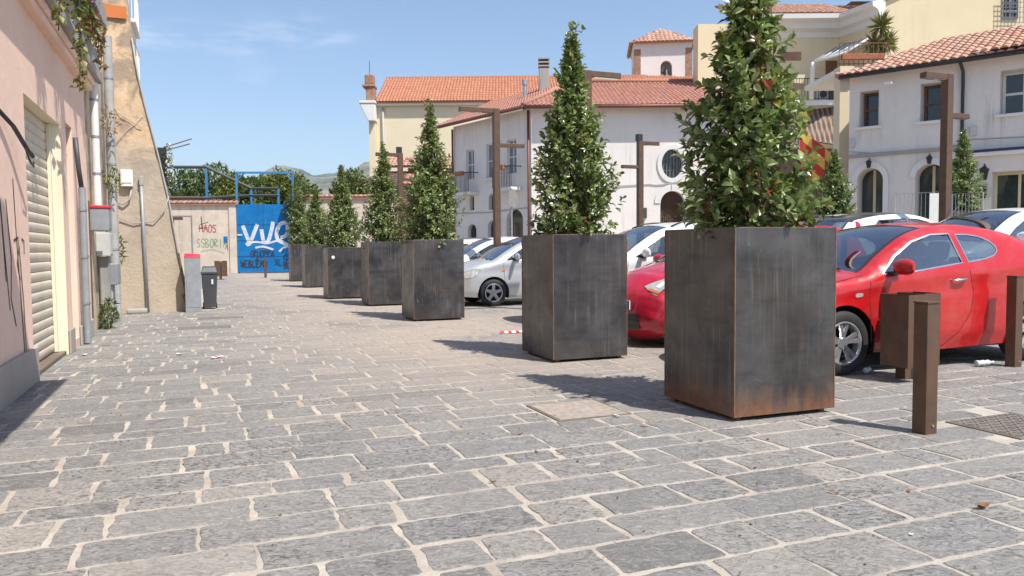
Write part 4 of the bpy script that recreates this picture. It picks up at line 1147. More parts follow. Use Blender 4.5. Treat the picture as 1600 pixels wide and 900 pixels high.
t = empty('bell_tower', (9.9, 62.0, 0), math.radians(-6), 'square bell tower with a tiled pyramid roof and a bell', 'tower')
m = MB(); hole = arch(2.05, 2.95, 14.3, 15.45, 15.95)
m.panel(rect(0, 4.5, 10, 17.25), [hole], 0, .5); m.panel(rect(0, 4.5, 10, 17.25), [], 4.5); m.box(.02, .0201, .01, 4.49, 10, 17.25)
m.add([(0, 0, 10), (0, 4.5, 10), (0, 4.5, 17.25), (0, 0, 17.25), (4.5, 0, 10), (4.5, 4.5, 10), (4.5, 4.5, 17.25), (4.5, 0, 17.25)], [(0, 1, 2, 3), (4, 5, 6, 7)])
m.box(1.0, 3.5, .9, 1.0, 13.5, 16.5)
m.build('wall', MT['white_wall'], t)
m = MB()
for (x, y) in ((-.02, -.03), (4.0, -.03)): m.box(x, x + .52, y, y + .5, 14.0, 16.9)
m.build('brick_quoin', MT['brick'], t)
m = MB(); m.box(-.1, 4.6, -.1, 4.6, 17.25, 17.38); m.build('cornice', MT['white_stone'], t, bevel=.04)
for (o_, a_, b_) in (((-.35, -.35, 17.4), (1, 0, 0), (0, 2.6, 1.65)), ((-.35, 4.85, 17.4), (0, -1, 0), (2.6, 0, 1.65)), ((4.85, -.35, 17.4), (0, 1, 0), (-2.6, 0, 1.65))):
    tile_roof(t, o_, a_, b_, [(0, 0), (5.2, 0), (2.6, 3.07)], MT['tile_p'], .34, .5, .08, 11)
m = MB(); m.lathe([(.33, 14.75), (.30, 14.85), (.22, 15.0), (.19, 15.25), (.1, 15.35), (.02, 15.36)], 16, Matrix.Translation((2.5, .35, 0))); m.build('bell', MT['dark_metal'], t, smooth=True)
MB().tube([(2.5, .35, 15.36), (2.5, .35, 15.7)], .03, 6).build('bell_hanger', MT['dark_metal'], t)
m = MB(); m.box(-.01, -.004, 1.6, 2.4, 14.6, 15.9); m.build('side_louvre', MT['louvre'], t)

# ---- white house with the oval window
WHs = empty('white_house', (.91, 34.0, 0), 0, 'white two-storey house with an oval window and red tiled hip roof', 'building')
m = MB(); oval = ellipse(6.18, 4.88, .46, .63); gate = arch(5.66, 6.74, .3, 3.15, 3.69)
m.panel(rect(0, 8.6, 0, 7.32), [oval, gate], 0, .38)
m.add([(8.6, 0, 0), (8.6, 8, 0), (8.6, 8, 7.32), (8.6, 0, 7.32)], [(0, 1, 2, 3)])
m.build('front_wall', MT['white_wall'], WHs)
m = MB(); oo, oi = ellipse(6.18, 4.88, .66, .84), ellipse(6.18, 4.88, .465, .635); m.panel(oo, [oi], -.05, .0)
n = len(oo); m.add([(x, -.05, z) for x, z in oo] + [(x, -.003, z) for x, z in oo], [(i, i + n, (i + 1) % n + n, (i + 1) % n) for i in range(n)]); m.build('oval_surround', MT['white_stone'], WHs)
m = MB(); m.panel(oval, [], .3); o = m.build('oval_window', MT['pane'], WHs)
for k_ in range(6): MB().box(5.82 + k_ * .145, 5.845 + k_ * .145, .22, .24, 4.30, 5.46).build('bar', MT['louvre'], o)
for z in (4.6, 4.88, 5.16): MB().box(5.73, 6.63, .25, .27, z, z + .02).build('bar', MT['louvre'], o)
m = MB(); go, gi = arch(5.40, 7.0, .3, 3.15, 3.98), arch(5.665, 6.735, .3, 3.15, 3.685)
m.add([(x, -.035, z) for x, z in go[1:]] + [(x, -.035, z) for x, z in gi[1:]], [(i, i + 1, i + 1 + len(go) - 1, i + len(go) - 1) for i in range(len(go) - 2)]); m.build('gate_surround', MT['white_stone'], WHs)
m = MB(); m.panel(arch(5.66, 6.74, .3, 3.15, 3.69), [], .34); o = m.build('arched_gate', MT['wood'], WHs)
for k_ in range(11):
    x = 5.72 + k_ * .096; MB().tube([(x, .26, .4), (x, .26, 3.15 + .5 * math.sqrt(max(0, 1 - ((x - 6.2) / .54) ** 2)))], .014, 6).build('iron_bar', MT['dark_metal'], o)
m = MB(); rr = random.Random(9)
for k_ in range(16):
    x, z = 5.75 + (k_ % 4) * .30, 1.5 + (k_ // 4) * .48
    m.tube([(x + .10 * math.cos(a) * (1 - a / 9), .24, z + .16 * math.sin(a) * (1 - a / 9)) for a in [q * .7 for q in range(10)]], .016, 5)
m.build('iron_scroll', MT['dark_metal'], o)
m = MB(); m.tube([(.35, -.03, 3.98), (2.5, -.04, 3.88), (5.2, -.03, 4.0), (5.5, -.03, 3.96), (6.9, -.03, 4.05), (8.5, -.03, 4.0)], .018, 5); m.build('cable', MT['pvc_grey'], WHs); m = MB(); m.tube([(6.15, -.03, 4.0), (6.15, -.06, 3.75)], .015, 5); m.build('cable', MT['pvc_grey'], WHs)
MB().box(4.75, 5.05, -.12, -.003, 2.5, 2.95).build('letter_box', MT['dark_grey_plastic'], WHs, bevel=.01)
# flank towards the church
LM = Matrix.Translation((-2.88 - .91, 39.0 - 34.0, 0)) @ Matrix.Rotation(math.radians(-53), 4, 'Z')
m = MB(); wl = [rect(1.12, 1.82, 4.60, 6.05), rect(2.85, 3.55, 4.55, 6.15), rect(4.5, 5.2, 4.60, 6.15)]
nl = [arch(1.38, 1.78, 3.1, 3.65, 3.85), arch(3.0, 3.45, 3.05, 3.6, 3.8), arch(1.2, 1.95, .2, 2.1, 2.42), arch(2.9, 3.65, .2, 2.2, 2.55), arch(4.4, 5.65, .2, 2.5, 3.0)]
m.panel(rect(0, 6.27, 0, 7.34), wl + nl, 0, .25)
fl = m.build('flank_wall', MT['white_wall'], WHs); fl.matrix_local = LM
for wq in wl:
    o = window(fl, wq[0][0], wq[1][0], wq[0][1], wq[2][1], .16, MT['white_paint'], 2, 2, .05, MT['louvre'])
for aq in nl:
    m = MB(); m.panel(aq, [], .2); m.build('door_leaf' if aq[0][1] < 1 else 'niche_window', MT['pane'], fl)
for (x0, x1, z) in ((.75, 2.2, 3.95), (4.1, 5.6, 3.95)):
    m = MB(); m.box(x0, x1, -.62, -.003, z - .14, z); o = m.build('balcony', MT['white_stone'], fl, bevel=.02)
for (x0, x1, z, a) in ((.78, 2.17, 3.96, 1), (4.13, 5.57, 3.96, 2)):
    m = MB(); m.box(x0, x1, -.60, -.56, z + .9, z + .94); m.box(x0, x0 + .03, -.56, -.01, z + .9, z + .94); m.box(x1 - .03, x1, -.56, -.01, z + .9, z + .94)
    for k_ in range(13): m.box(x0 + (x1 - x0 - .02) * k_ / 12, x0 + (x1 - x0 - .02) * k_ / 12 + .02, -.59, -.57, z, z + .9)
    m.build('railing', MT['dark_metal'], fl)
    m = MB(); m.box(x0 + .5, x0 + 1.1, -.80, -.62, z + .78, z + .98); m.build('red_flower_trough', MT['terracotta'], fl, bevel=.02)
m = MB(); m.box(2.7, 3.7, -.12, -.003, 4.42, 4.54); m.build('sill', MT['white_stone'], fl, bevel=.01)
m = MB(); m.tube([(0.1, -.03, 3.0), (3.0, -.03, 2.93), (6.2, -.03, 3.02)], .02, 5); m.build('cable', MT['pvc_grey'], fl)
m = MB(); m.tube([(6.2, -.1, 7.25), (6.2, -.1, 3), (6.2, -.1, .2)], .055, 8); m.build('downpipe', MT['gutter'], fl, smooth=True)
m = MB(); m.tube([(0.05, -.1, 7.2), (0.05, -.1, 3), (0.05, -.1, .2)], .05, 8); m.build('downpipe', MT['gutter'], fl, smooth=True)
# hip roof
zr = 7.36
fc = Vector((-.35, -.55, zr)); lf = Vector((-.35 - 4.35, -.55 + 5.75, zr + .02)); rf = Vector((9.1, -.55, zr)); hip = Vector((2.3, 5.2, 9.5)); rr_ = Vector((9.1, 5.2, 9.5)); bl = Vector((-2.0, 9.6, 9.45))
def roof_face(t, pts, mat, seed):
    a = (pts[1] - pts[0]).normalized(); nrm = a.cross(pts[-1] - pts[0]).normalized(); b = nrm.cross(a)
    poly = [((p - pts[0]).dot(a), (p - pts[0]).dot(b)) for p in pts]
    return tile_roof(t, pts[0], a, b, poly, mat, .20, .36, .04, seed)
roof_face(WHs, [fc, rf, rr_, hip], MT['tile_r'], 12)
roof_face(WHs, [lf, fc, hip, bl], MT['tile_r'], 13)
m = MB(); m.tube([fc + Vector((.02, 0, -.06)), rf + Vector((0, 0, -.06))], .075, 8); m.tube([lf + Vector((0, 0, -.06)), fc + Vector((-.02, 0, -.06))], .07, 8); m.build('gutter', MT['gutter'], WHs, smooth=True)
m = MB(); m.tube([fc + Vector((0, 0, .06)), hip + Vector((0, 0, .08))], .11, 8); m.tube([hip + Vector((0, 0, .08)), rr_ + Vector((0, 0, .08))], .11, 8); m.build('ridge_tile', MT['tile_p'], WHs, smooth=True)
p = at(850, 150, 38.2) - Vector((.91, 34, 0))
m = MB(); m.box(p.x - .24, p.x + .24, p.y - .24, p.y + .24, 7.8, 10.0); o = m.build('chimney', MT['concrete'], WHs, bevel=.02)
for z in (10.0, 10.18, 10.36): MB().box(p.x - .27, p.x + .27, p.y - .27, p.y + .27, z + .06, z + .13).build('chimney_slab', MT['concrete'], o)
MB().box(p.x - .2, p.x + .2, p.y - .2, p.y + .2, 10.0, 10.42).build('chimney_pot', MT['dark_metal'], o)
p = at(820, 165, 37.6) - Vector((.91, 34, 0))
m = MB(); m.tube([(p.x, p.y, 7.6), (p.x, p.y, 9.2)], .10, 12); m.tube([(p.x, p.y, 9.1), (p.x, p.y, 9.34)], .14, 12); m.build('flue', MT['galv'], WHs, smooth=True, angle=50)

# ---- tall pale yellow building behind
YB = empty('yellow_building', (9.05, 37.5, 0), 0, 'tall pale yellow building with a heavy cornice behind the nearest shrub', 'building')
m = MB(); m.box(0, 6.79, 0, 1.0, 0, 11.9); m.build('rear_wall', MT['yellow'], YB)
prof = [(0, 11.15), (-.14, 11.2), (-.18, 11.42), (-.55, 11.52), (-.62, 11.75), (-1.0, 11.85), (-1.02, 12.05), (0, 12.1)]
m = MB(); m.add([(x, y, z) for x in (1.9, 6.75) for y, z in prof], [(i, i + 8, (i + 1) % 8 + 8, (i + 1) % 8) for i in range(8)] + [tuple(range(8))]); m.build('cornice', MT['white_stone'], YB)
rd = Vector((.86, -2.2, 0)); L_ = rd.length; ang = math.atan2(rd.y, rd.x)
RM = Matrix.Translation((6.79, 0, 0)) @ Matrix.Rotation(ang, 4, 'Z')
m = MB(); m.box(0, L_, 0, .5, 0, 11.9); o = m.build('return_wall', MT['yellow'], YB); o.matrix_local = RM
m = MB(); m.add([(x, y * .75, z) for x in (.1, L_ + .35) for y, z in prof], [(i, i + 8, (i + 1) % 8 + 8, (i + 1) % 8) for i in range(8)] + [tuple(range(8)), tuple(range(8, 16))[::-1]]); o = m.build('return_cornice', MT['white_stone'], YB); o.matrix_local = RM
gx = [(7.65, 0), (24, 0), (24, 18.5), (13.5, 14.7), (7.65, 12.1)]
m = MB(); m.xz(gx, -2.2, -1.2); m.build('gable_wall', MT['yellow'], YB)
m = MB(); m.xz([(7.5, 12.06), (13.5, 14.72), (24, 18.52), (24, 18.7), (13.5, 14.9), (7.4, 12.2)], -2.35, -1.0); m.build('gable_verge', MT['white_stone'], YB)
p = at(1578, 12, 35.3) - Vector((9.05, 37.5, 0))
window(YB, p.x - .36, p.x + .36, p.z - .5, p.z + .5, -2.21, MT['pvc_grey'], 2, 3, .05, name='barred_window')
gr = MB().box(p.x - .5, p.x + .5, -2.44, -2.42, p.z - .74, p.z - .72).build('window_grille', MT['louvre'], YB)
for k_ in range(7): MB().box(p.x - .49 + k_ * .16, p.x - .47 + k_ * .16, -2.42, -2.40, p.z - .74, p.z + .62).build('grille_bar', MT['louvre'], gr)
for k_ in range(6): MB().box(p.x - .5, p.x + .5, -2.44, -2.42, p.z - .5 + k_ * .22, p.z - .48 + k_ * .22).build('grille_bar', MT['louvre'], gr)
for (pa, w, h) in ((1306, 2.0, 1.75), (1362, 2.2, 2.25)):
    p = at(pa, 32, 41.5) - Vector((9.05, 37.5, 0))
    m = MB(); m.box(p.x - w / 2, p.x + w / 2, 4, 6.5, 11.4, 11.9 + h); o = m.build('dormer', MT['brick'], YB)
    m = MB(); m.box(p.x - .45, p.x + .15, 3.95, 3.995, 12.9, 13.5); m.build('dormer_window', MT['pane'], o)
    tile_roof(YB, (p.x - w / 2 - .3, 3.5, 11.95 + h), (1, 0, 0), (0, .95, .3), [(0, 0), (w + .6, 0), (w + .3, 2.6), (.3, 2.6)], MT['tile_p'], .28, .4, .05, 14)
tile_roof(YB, (1.7, -.9, 12.12), (1, 0, 0), (0, .93, .37), [(0, 0), (5.6, 0), (5.6, 4.6), (0, 4.6)], MT['tile_p'], .28, .4, .05, 15)
p0 = at(1165, 78, 37.4) - Vector((9.05, 37.5, 0)); MB().box(p0.x + 1.7, p0.x + 2.7, -.03, -.004, p0.z - .5, p0.z - .1).build('stone_inset', MT['brick'], YB)
# balcony on the rear wall
bz = 7.80
m = MB(); m.box(3.3, 6.72, -1.1, -.003, bz, bz + .24); m.build('balcony_slab', MT['white_stone'], YB, bevel=.02)
railing(YB, 3.34, 6.70, -1.05, bz + .24, bz + 1.26, 26, MT['dark_metal'], None)
m = MB(); m.box(5.6, 6.1, -.5, -.1, bz + .26, bz + 1.0); o = m.build('air_conditioner', MT['box_grey'], YB, bevel=.02); MB().lathe([(.001, 0), (.17, 0), (.17, .01)], 16, Matrix.Translation((5.85, -.51, bz + .62)) @ Matrix.Rotation(math.pi / 2, 4, 'X')).build('fan_guard', MT['dark_metal'], o)
m = MB(); m.box(6.15, 6.70, -.03, -.004, bz + .25, bz + 2.3); m.build('balcony_door', MT['wood'], YB)
m = MB(); m.box(3.6, 6.7, -.04, -.004, 0, 5.9); m.build('under_balcony_shade', MT['old_wood'], YB)  # dark sheet standing in for the shade below the balcony
TB = empty('terrace_block', (12.35, 30.6, 0), 0, 'narrow cream corner block with a railed terrace left of the grey house', 'building')
p1 = at(1318, 330, 26.6); p2 = at(1318, 95, 26.6)
pc = p1 - Vector((12.35, 30.6, 0))
m = MB(); m.box(pc.x - .18, pc.x + .30, pc.y, pc.y + .5, 0, 7.35); m.box(pc.x + .30, pc.x + 1.5, pc.y + .05, pc.y + .5, 0, 7.35); m.build('corner_pillar', MT['cream'], TB)
tile_roof(TB, (pc.x - .35, pc.y - .2, 7.0), (1, 0, 0), (0, .9, .4), [(0, 0), (.7, 0), (.7, .22), (0, .22)], MT['tile_p'], .23, .3, .05, 16, 'pillar_cap')
railing(TB, pc.x - .2, pc.x + 1.48, pc.y + .06, 7.36, 8.15, 10, MT['gutter'], None, 'terrace_railing')
m = MB(); m.box(pc.x - .15, pc.x + 1.3, pc.y - .08, pc.y + .05, 7.55, 7.75); m.build('red_flower_trough', MT['terracotta'], TB, bevel=.02)
m = MB(); m.box(pc.x - .1, pc.x + 2.2, pc.y + .5, pc.y + 3.4, 7.2, 7.36); m.build('terrace_floor', MT['white_stone'], TB)
t = empty('terrace_awning', (12.35, 30.6, bz), 0, 'white framed retractable awning over the balcony', 'awning')
a0, a1, a2, a3 = [at(*q) - Vector((12.35, 30.6, bz)) for q in ((1271, 97, 36.2), (1322, 82, 34.8), (1357, 60, 35.2), (1306, 75, 37.3))]
m = MB(); m.add([a0, a1, a2, a3] + [q + Vector((0, 0, .05)) for q in (a0, a1, a2, a3)], [(0, 1, 2, 3), (7, 6, 5, 4), (0, 4, 5, 1), (2, 6, 7, 3)]); m.build('canopy', MT['grey_metal'], t)
m = MB(); m.tube([a0, a1], .055, 8); m.tube([a0, a3], .05, 8); m.tube([a1, a2], .04, 8)
for f in (.25, .5, .75): m.tube([a0.lerp(a1, f) + Vector((0, 0, .06)), a3.lerp(a2, f) + Vector((0, 0, .06))], .025, 6)
m.tube([a0, a0 + Vector((-.02, .05, -.3)), Vector((a0.x - .03, a0.y + .1, .25))], .11, 8); m.build('awning_frame', MT['white_paint'], t, smooth=True)
t = empty('striped_awning', (12.35, 30.6, 0), 0, 'brown striped awning hanging under the balcony', 'awning')
kk = NT('striped_canvas'); px_ = kk.n('SeparateXYZ', {0: kk.n('TexCoord').outputs['Object']}).outputs['X']
st = kk.math('GREATER_THAN', kk.math('FRACT', kk.math('MULTIPLY', px_, 4.2)), .45)
kk.bsdf(Base_Color=kk.mix(st, (0.30, 0.22, 0.17), (0.115, 0.075, 0.055)), Roughness=.85)
b0, b1, b2, b3 = [at(*q) - Vector((12.35, 30.6, 0)) for q in ((1264, 171, 36.9), (1313, 166, 36.9), (1306, 226, 35.7), (1258, 219, 35.7))]
m = MB(); nn = 24
for i in range(nn + 1):
    f = i / nn; w_ = .05 * math.sin(f * 40); m.v += [tuple(b0.lerp(b1, f) + Vector((0, w_, 0))), tuple(b3.lerp(b2, f) + Vector((0, w_ * 1.5, .03 * math.sin(f * 40))))]
m.f = [[2 * i, 2 * i + 2, 2 * i + 3, 2 * i + 1] for i in range(nn)]; m.t = [.5] * nn
m.build('canvas', kk.m, t, smooth=True)
MB().tube([b3, b2], .03, 6).build('front_bar', MT['dark_metal'], t)
yp = at(1376, 95, 28.3)
t = empty('yucca', (yp.x, yp.y, 7.37), 0, 'spiky yucca in a terracotta pot on the terrace', 'plant'); t.scale = (.72, .72, 1.0)
m = MB(); m.lathe([(.01, 0), (.20, 0), (.27, .42), (.24, .42), (.22, .36), (.01, .36)], 16); m.build('pot', MT['terracotta'], t, smooth=True, angle=40)
m = MB(); hd = [(0, 0, 1.75), (.30, .1, 1.15), (-.30, .05, 1.1)]
for h_ in hd: m.tube([(0, 0, .3), (h_[0] * .6, h_[1] * .6, .7), h_], [.07, .06, .05], 7)
m.build('trunk', MT['bark'], t)
rs = np.random.RandomState(2); n = 330; ci = rs.randint(0, 3, n); d = rs.normal(0, 1, (n, 3)); d[:, 2] = d[:, 2] * .8 + .35; d /= np.linalg.norm(d, axis=1, keepdims=True)
tag(leaf_cloud('crown', np.array(hd)[ci] + d * .04, d, np.tile([0, 0, 1.0], (n, 1)) + rs.normal(0, .2, (n, 3)), rs.uniform(.75, 1.15, n), rs.uniform(.3, .88, n), MT['trail'], t, leaf_shape(.62, .055, .008, .10, False)), kind='stuff')
# chequered flag on the corner
fp = at(1284, 240, 25.5)
t = empty('chequered_flag', (fp.x, fp.y, 0), math.radians(-12), 'red and yellow chequered flag beside the cream pillar', 'flag')
MB().tube([(-.72, 0, 0), (-.72, 0, 5.3)], .025, 8).build('pole', MT['dark_metal'], t, smooth=True)
MT['flag_y'] = plain('yellow_cloth', (.62, .42, .08), .8, bump=0); MT['flag_r'] = plain('red_cloth', (.50, .035, .025), .8, bump=0)
def flag_pt(i, j): return Vector((-.70 + i * .155 * 1.6 * .8, .06 * math.sin(i * 1.3 + j * .6), 5.15 - j * .36 - i * .18))
for nm, par, mt in (('yellow_cloth', 0, 'flag_y'), ('red_cloth', 1, 'flag_r')):
    m = MB()
    for i in range(6):
        for j in range(4):
            if (i // 2 + j) % 2 == par: m.quad(flag_pt(i, j), flag_pt(i + 1, j), flag_pt(i + 1, j + 1), flag_pt(i, j + 1))
    m.build(nm, MT[mt], t, smooth=True)

# ---- grey-white house on the right
GH = empty('grey_house', (10.7, 24.5, 0), math.radians(-40), 'grey-white two-storey house with arched shop doors on the right', 'building')
w1, w2, w3 = rect(.30, .86, 4.92, 6.02), rect(2.02, 2.76, 4.90, 6.02), rect(4.05, 5.1, 4.88, 6.10)
d1, d2, d3 = arch(.26, 1.02, .4, 3.25, 3.62), arch(1.92, 2.72, .4, 3.25, 3.64), rect(3.9, 5.7, .4, 3.28)
m = MB(); m.panel(rect(0, 9, 0, 6.5), [w1, w2, w3, d1, d2, d3], 0, .62); m.add([(0, 0, 0), (0, 6, 0), (0, 6, 6.5), (0, 0, 6.5)], [(0, 1, 2, 3)]); m.box(.3, 9, 1.6, 6, 0, 6.4)
m.build('wall', MT['grey_wall'], GH)
for (w_, mt) in ((w1, 'wood'), (w2, 'wood'), (w3, 'white_paint')):
    window(GH, w_[0][0] + .002, w_[1][0] - .002, w_[0][1] + .002, w_[2][1] - .002, .55, MT[mt], 2 if mt == 'white_paint' else 1, 2, .07, None, .10, MT['white_stone'])
MB().box(2.50, 2.74, .30, .34, 4.95, 5.98).build('open_shutter', MT['wood'], GH)
for dq in (d1, d2):
    m = MB(); m.panel(dq, [], .58); o = m.build('shop_door', MT['shop_pane'], GH)
    cx = (dq[0][0] + dq[1][0]) / 2
    MB().box(cx - .04, cx + .04, .53, .575, .4, 3.6).build('door_post', MT['cream'], o)
    m = MB(); m.tube([(cx + .13 * math.cos(a), .50, 1.95 + .13 * math.sin(a)) for a in [k_ * math.pi / 8 for k_ in range(17)]], .018, 6); m.build('ring_handle', MT['chrome'], o, smooth=True)
    x0, x1 = dq[0][0], dq[1][0]; go, gi = arch(x0 - .16, x1 + .16, .4, 3.25, 3.82), arch(x0 - .004, x1 + .004, .4, 3.25, 3.63)
    m = MB(); k_ = len(go) - 1; m.add([(x, -.025, z) for x, z in go[1:]] + [(x, -.025, z) for x, z in gi[1:]], [(i, i + 1, i + 1 + k_, i + k_) for i in range(k_ - 1)]); m.build('door_surround', MT['white_stone'], GH)
window(GH, 3.902, 5.698, .402, 3.278, .55, MT['cream'], 3, 1, .07, MT['shop_pane'], name='shop_window')
MB().box(4.6, 5.5, .56, .58, 1.6, 2.6).build('red_poster', MT['flag_r'], GH)
m = MB(); m.box(-.02, 3.15, -.07, -.003, 3.98, 4.09); m.build('string_course', MT['concrete'], GH, bevel=.01)
m = MB(); m.box(3.28, 9, -.22, -.003, 3.86, 3.92); m.build('awning_box', MT['navy'], GH); MB().box(3.28, 9, -.18, -.003, 3.74, 3.855).build('awning_roll', MT['white_paint'], GH, bevel=.02)
m = MB(); m.tube([(3.12, -.42, 6.42), (3.14, -.1, 6.2), (3.14, -.07, 5.9), (3.14, -.07, 3), (3.14, -.07, .45)], .045, 10); m.build('downpipe', MT['dark_metal'], GH, smooth=True)
m = MB(); m.tube([(-.2, -.42, 6.46), (9, -.42, 6.46)], .06, 8); m.build('gutter', MT['dark_metal'], GH, smooth=True)
tile_roof(GH, (-.25, -.40, 6.52), (1, 0, 0), (0, .93, .36), [(0, 0), (9.2, 0), (9.2, 4.6), (2.2, 4.6)], MT['tile_p'], .235, .40, .06, 17)
tile_roof(GH, (2.9, -.46, 6.62), (1, 0, 0), (0, .93, .36), [(0, 0), (6.2, 0), (6.2, 3.6), (2.6, 1.6), (.8, .4)], MT['tile_p'], .235, .36, .06, 18, base=False)
for x in (.65, 2.33):
    m = MB(); m.tube([(x, -.0, 3.98 - .08), (x, -.20, 3.92), (x, -.20, 3.84)], .012, 6); m.lathe([(.05, 3.62), (.085, 3.80), (.10, 3.81), (.02, 3.87)], 6, Matrix.Translation((x, -.2, 0))); m.build('wall_lantern', MT['dark_metal'], GH)
m = MB(); m.tube([(3.75, 0, 3.45), (3.75, -.28, 3.5), (3.75, -.30, 3.40)], .015, 6); m.lathe([(.07, 3.05), (.12, 3.32), (.14, 3.34), (.02, 3.44)], 6, Matrix.Translation((3.75, -.3, 0))); m.build('wall_lantern', MT['dark_metal'], GH)
MB().box(3.55, 3.78, -.20, -.003, 2.55, 2.9).build('letter_box', MT['black_plastic'], GH, bevel=.02)
m = MB(); m.tube([(1.25, 0, 6.22), (1.25, -.32, 6.20), (1.25, -.34, 6.12)], .015, 6); m.box(1.15, 1.35, -.55, -.25, 6.05, 6.11); m.build('floodlight', MT['white_paint'], GH)
for x, z in ((.04, 4.3), (3.35, 4.35)): MB().box(x, x + .15, -.09, -.003, z, z + .28).build('meter_box', MT['box_grey'], GH, bevel=.01)
m = MB(); m.tube([(3.3, -.02, 4.25), (4.6, -.02, 4.2), (5.2, -.02, 4.22)], .012, 5); m.build('cable', MT['pvc_grey'], GH); m = MB(); m.tube([(-.02, -.03, 4.2), (1.2, -.04, 4.0), (3.0, -.03, 4.12)], .01, 5); m.build('cable', MT['pvc_grey'], GH)

# ------------------------------------------------------------------ the row of planters
PROF = [(0, .38), (.12, .46), (.4, .52), (.75, .50), (1.1, .42), (1.5, .30), (1.85, .18), (2.2, .085), (2.45, .012)]
def scaled(h, r, wav=0.0): return [(a / 2.45 * h, b * r) for a, b in PROF]

ROW = [  # near corner pixel, planter height, crown height, crown radius factor, twigs, leaf length, single leaves, labels
    ((1147, 661), 1.375, 2.25, .98, 560, .112, 300, 'largest and nearest dark steel planter with rust along its foot', 'tall glossy photinia in the nearest planter, cut by the top of the picture', 'steel_rust'),
    ((865, 568), 1.385, 2.36, .92, 780, .096, 150, 'second nearest dark steel planter with pale scuffs on its front', 'tall slender photinia in the second nearest planter, before the white house', 'steel'),
    ((647, 503), 1.395, 2.45, .98, 820, .088, 0, 'third nearest dark steel planter, beside the silver car', 'photinia cone in the third planter, against the cream church wall', 'steel'),
    ((577, 479), 1.40, 2.2, .95, 740, .092, 0, 'fourth nearest dark steel planter with vertical pale streaks', 'photinia in the fourth planter with browned leaves on its right side', 'steel'),
    ((513, 468), 1.29, 2.1, .93, 700, .095, 0, 'fifth nearest steel planter with a small white sticker near its rim', 'photinia in the fifth planter with a thin pointed tip', 'steel'),
    ((477, 450), 1.40, 1.95, .98, 560, .105, 0, 'sixth nearest steel planter, second from the far end of the row', 'photinia in the sixth planter, second from the blue gate', 'steel'),
    ((455, 440), 1.46, 2.1, 1.0, 560, .105, 0, 'farthest steel planter of the row, beside the blue gate', 'photinia in the farthest planter, beside the blue gate', 'steel')]
far_tree = None
for i, ((px, py), h, ch, cr, nt, L, sg, lab, tlab, st) in enumerate(ROW):
    g0 = ground_at(px, py)
    t, c, top = make_planter('planter', (g0.x, g0.y), lab, h, MT[st])
    tree = make_cone_tree('photinia', (c.x, c.y, h - .09), scaled(ch + .09, cr), tlab, 11 + i * 7, nt, 9, L, sg, fine=i < 3)
    if i == 3:                                           # a scorched flank
        rs = np.random.RandomState(5); n = 620
        z = rs.uniform(.1, 1.1, n); a = rs.normal(-.15, .5, n); r0 = prof_r(scaled(ch, cr), z) * rs.uniform(.85, 1.3, n)
        pos = np.stack([r0 * np.cos(a), r0 * np.sin(a), z], 1)
        dd = np.stack([np.cos(a), np.sin(a), rs.uniform(-.2, .8, n)], 1) + rs.normal(0, .4, (n, 3))
        rz = tree.rotation_euler[2]
        o = leaf_cloud('browned_leaves', pos, dd, rs.normal(0, .5, (n, 3)) + np.array([0, 0, 1]), rs.uniform(.6, 1.1, n), rs.uniform(0, 1, n), MT['dry'], tree, leaf_shape(.085, .04, .01, .015, False))
        o.rotation_euler = (0, 0, -rz); tag(o, kind='stuff')
    if i == 4:
        m = MB(); m.lathe([(.0005, 0), (.042, 0), (.042, .002), (.0005, .002)], 12)
        e = PL_S / 2
        m.build('sticker', MT['white_paint'], t, loc=(-e + .14, -e - .003, 1.05), rot=(math.pi / 2, 0, 0))
    if i == 5: far_tree = tree

# ------------------------------------------------------------------ parked cars
MT['paint_red'] = paint('red_paint', (0.47, 0.006, 0.008))
MT['paint_crimson'] = paint('crimson_paint', (0.50, 0.007, 0.032))
MT['paint_white'] = paint('white_car_paint', (0.72, 0.72, 0.72))
MT['paint_silver'] = paint('silver_paint', (0.52, 0.53, 0.54), 0.35, 0.34)
MT['paint_black'] = paint('black_paint', (0.015, 0.015, 0.017))
MT['seam'] = plain('panel_gap', (0.008, 0.008, 0.008), 0.8, bump=0)
MT['cabin'] = plain('cabin_trim', (0.035, 0.035, 0.038), 0.8, var=0.2)
MT['seat'] = plain('seat_cloth', (0.075, 0.075, 0.08), 0.9, var=0.2)
MT['lamp_clear'] = plain('clear_headlamp', (0.62, 0.62, 0.58), 0.08, 0.3, var=0.15, vscale=14, bump=0, coat=1.0)
MT['lamp_amber'] = plain('amber_lens', (0.60, 0.17, 0.03), 0.15, var=0.05, bump=0, coat=1.0)
MT['lamp_red'] = plain('red_lens', (0.42, 0.008, 0.012), 0.12, var=0.05, bump=0, coat=1.0)
MT['paper'] = plain('white_paper', (0.75, 0.74, 0.70), 0.8, var=0.05, bump=0)
MT['plate_blue'] = plain('plate_blue', (0.02, 0.08, 0.32), 0.5, var=0.05, bump=0)

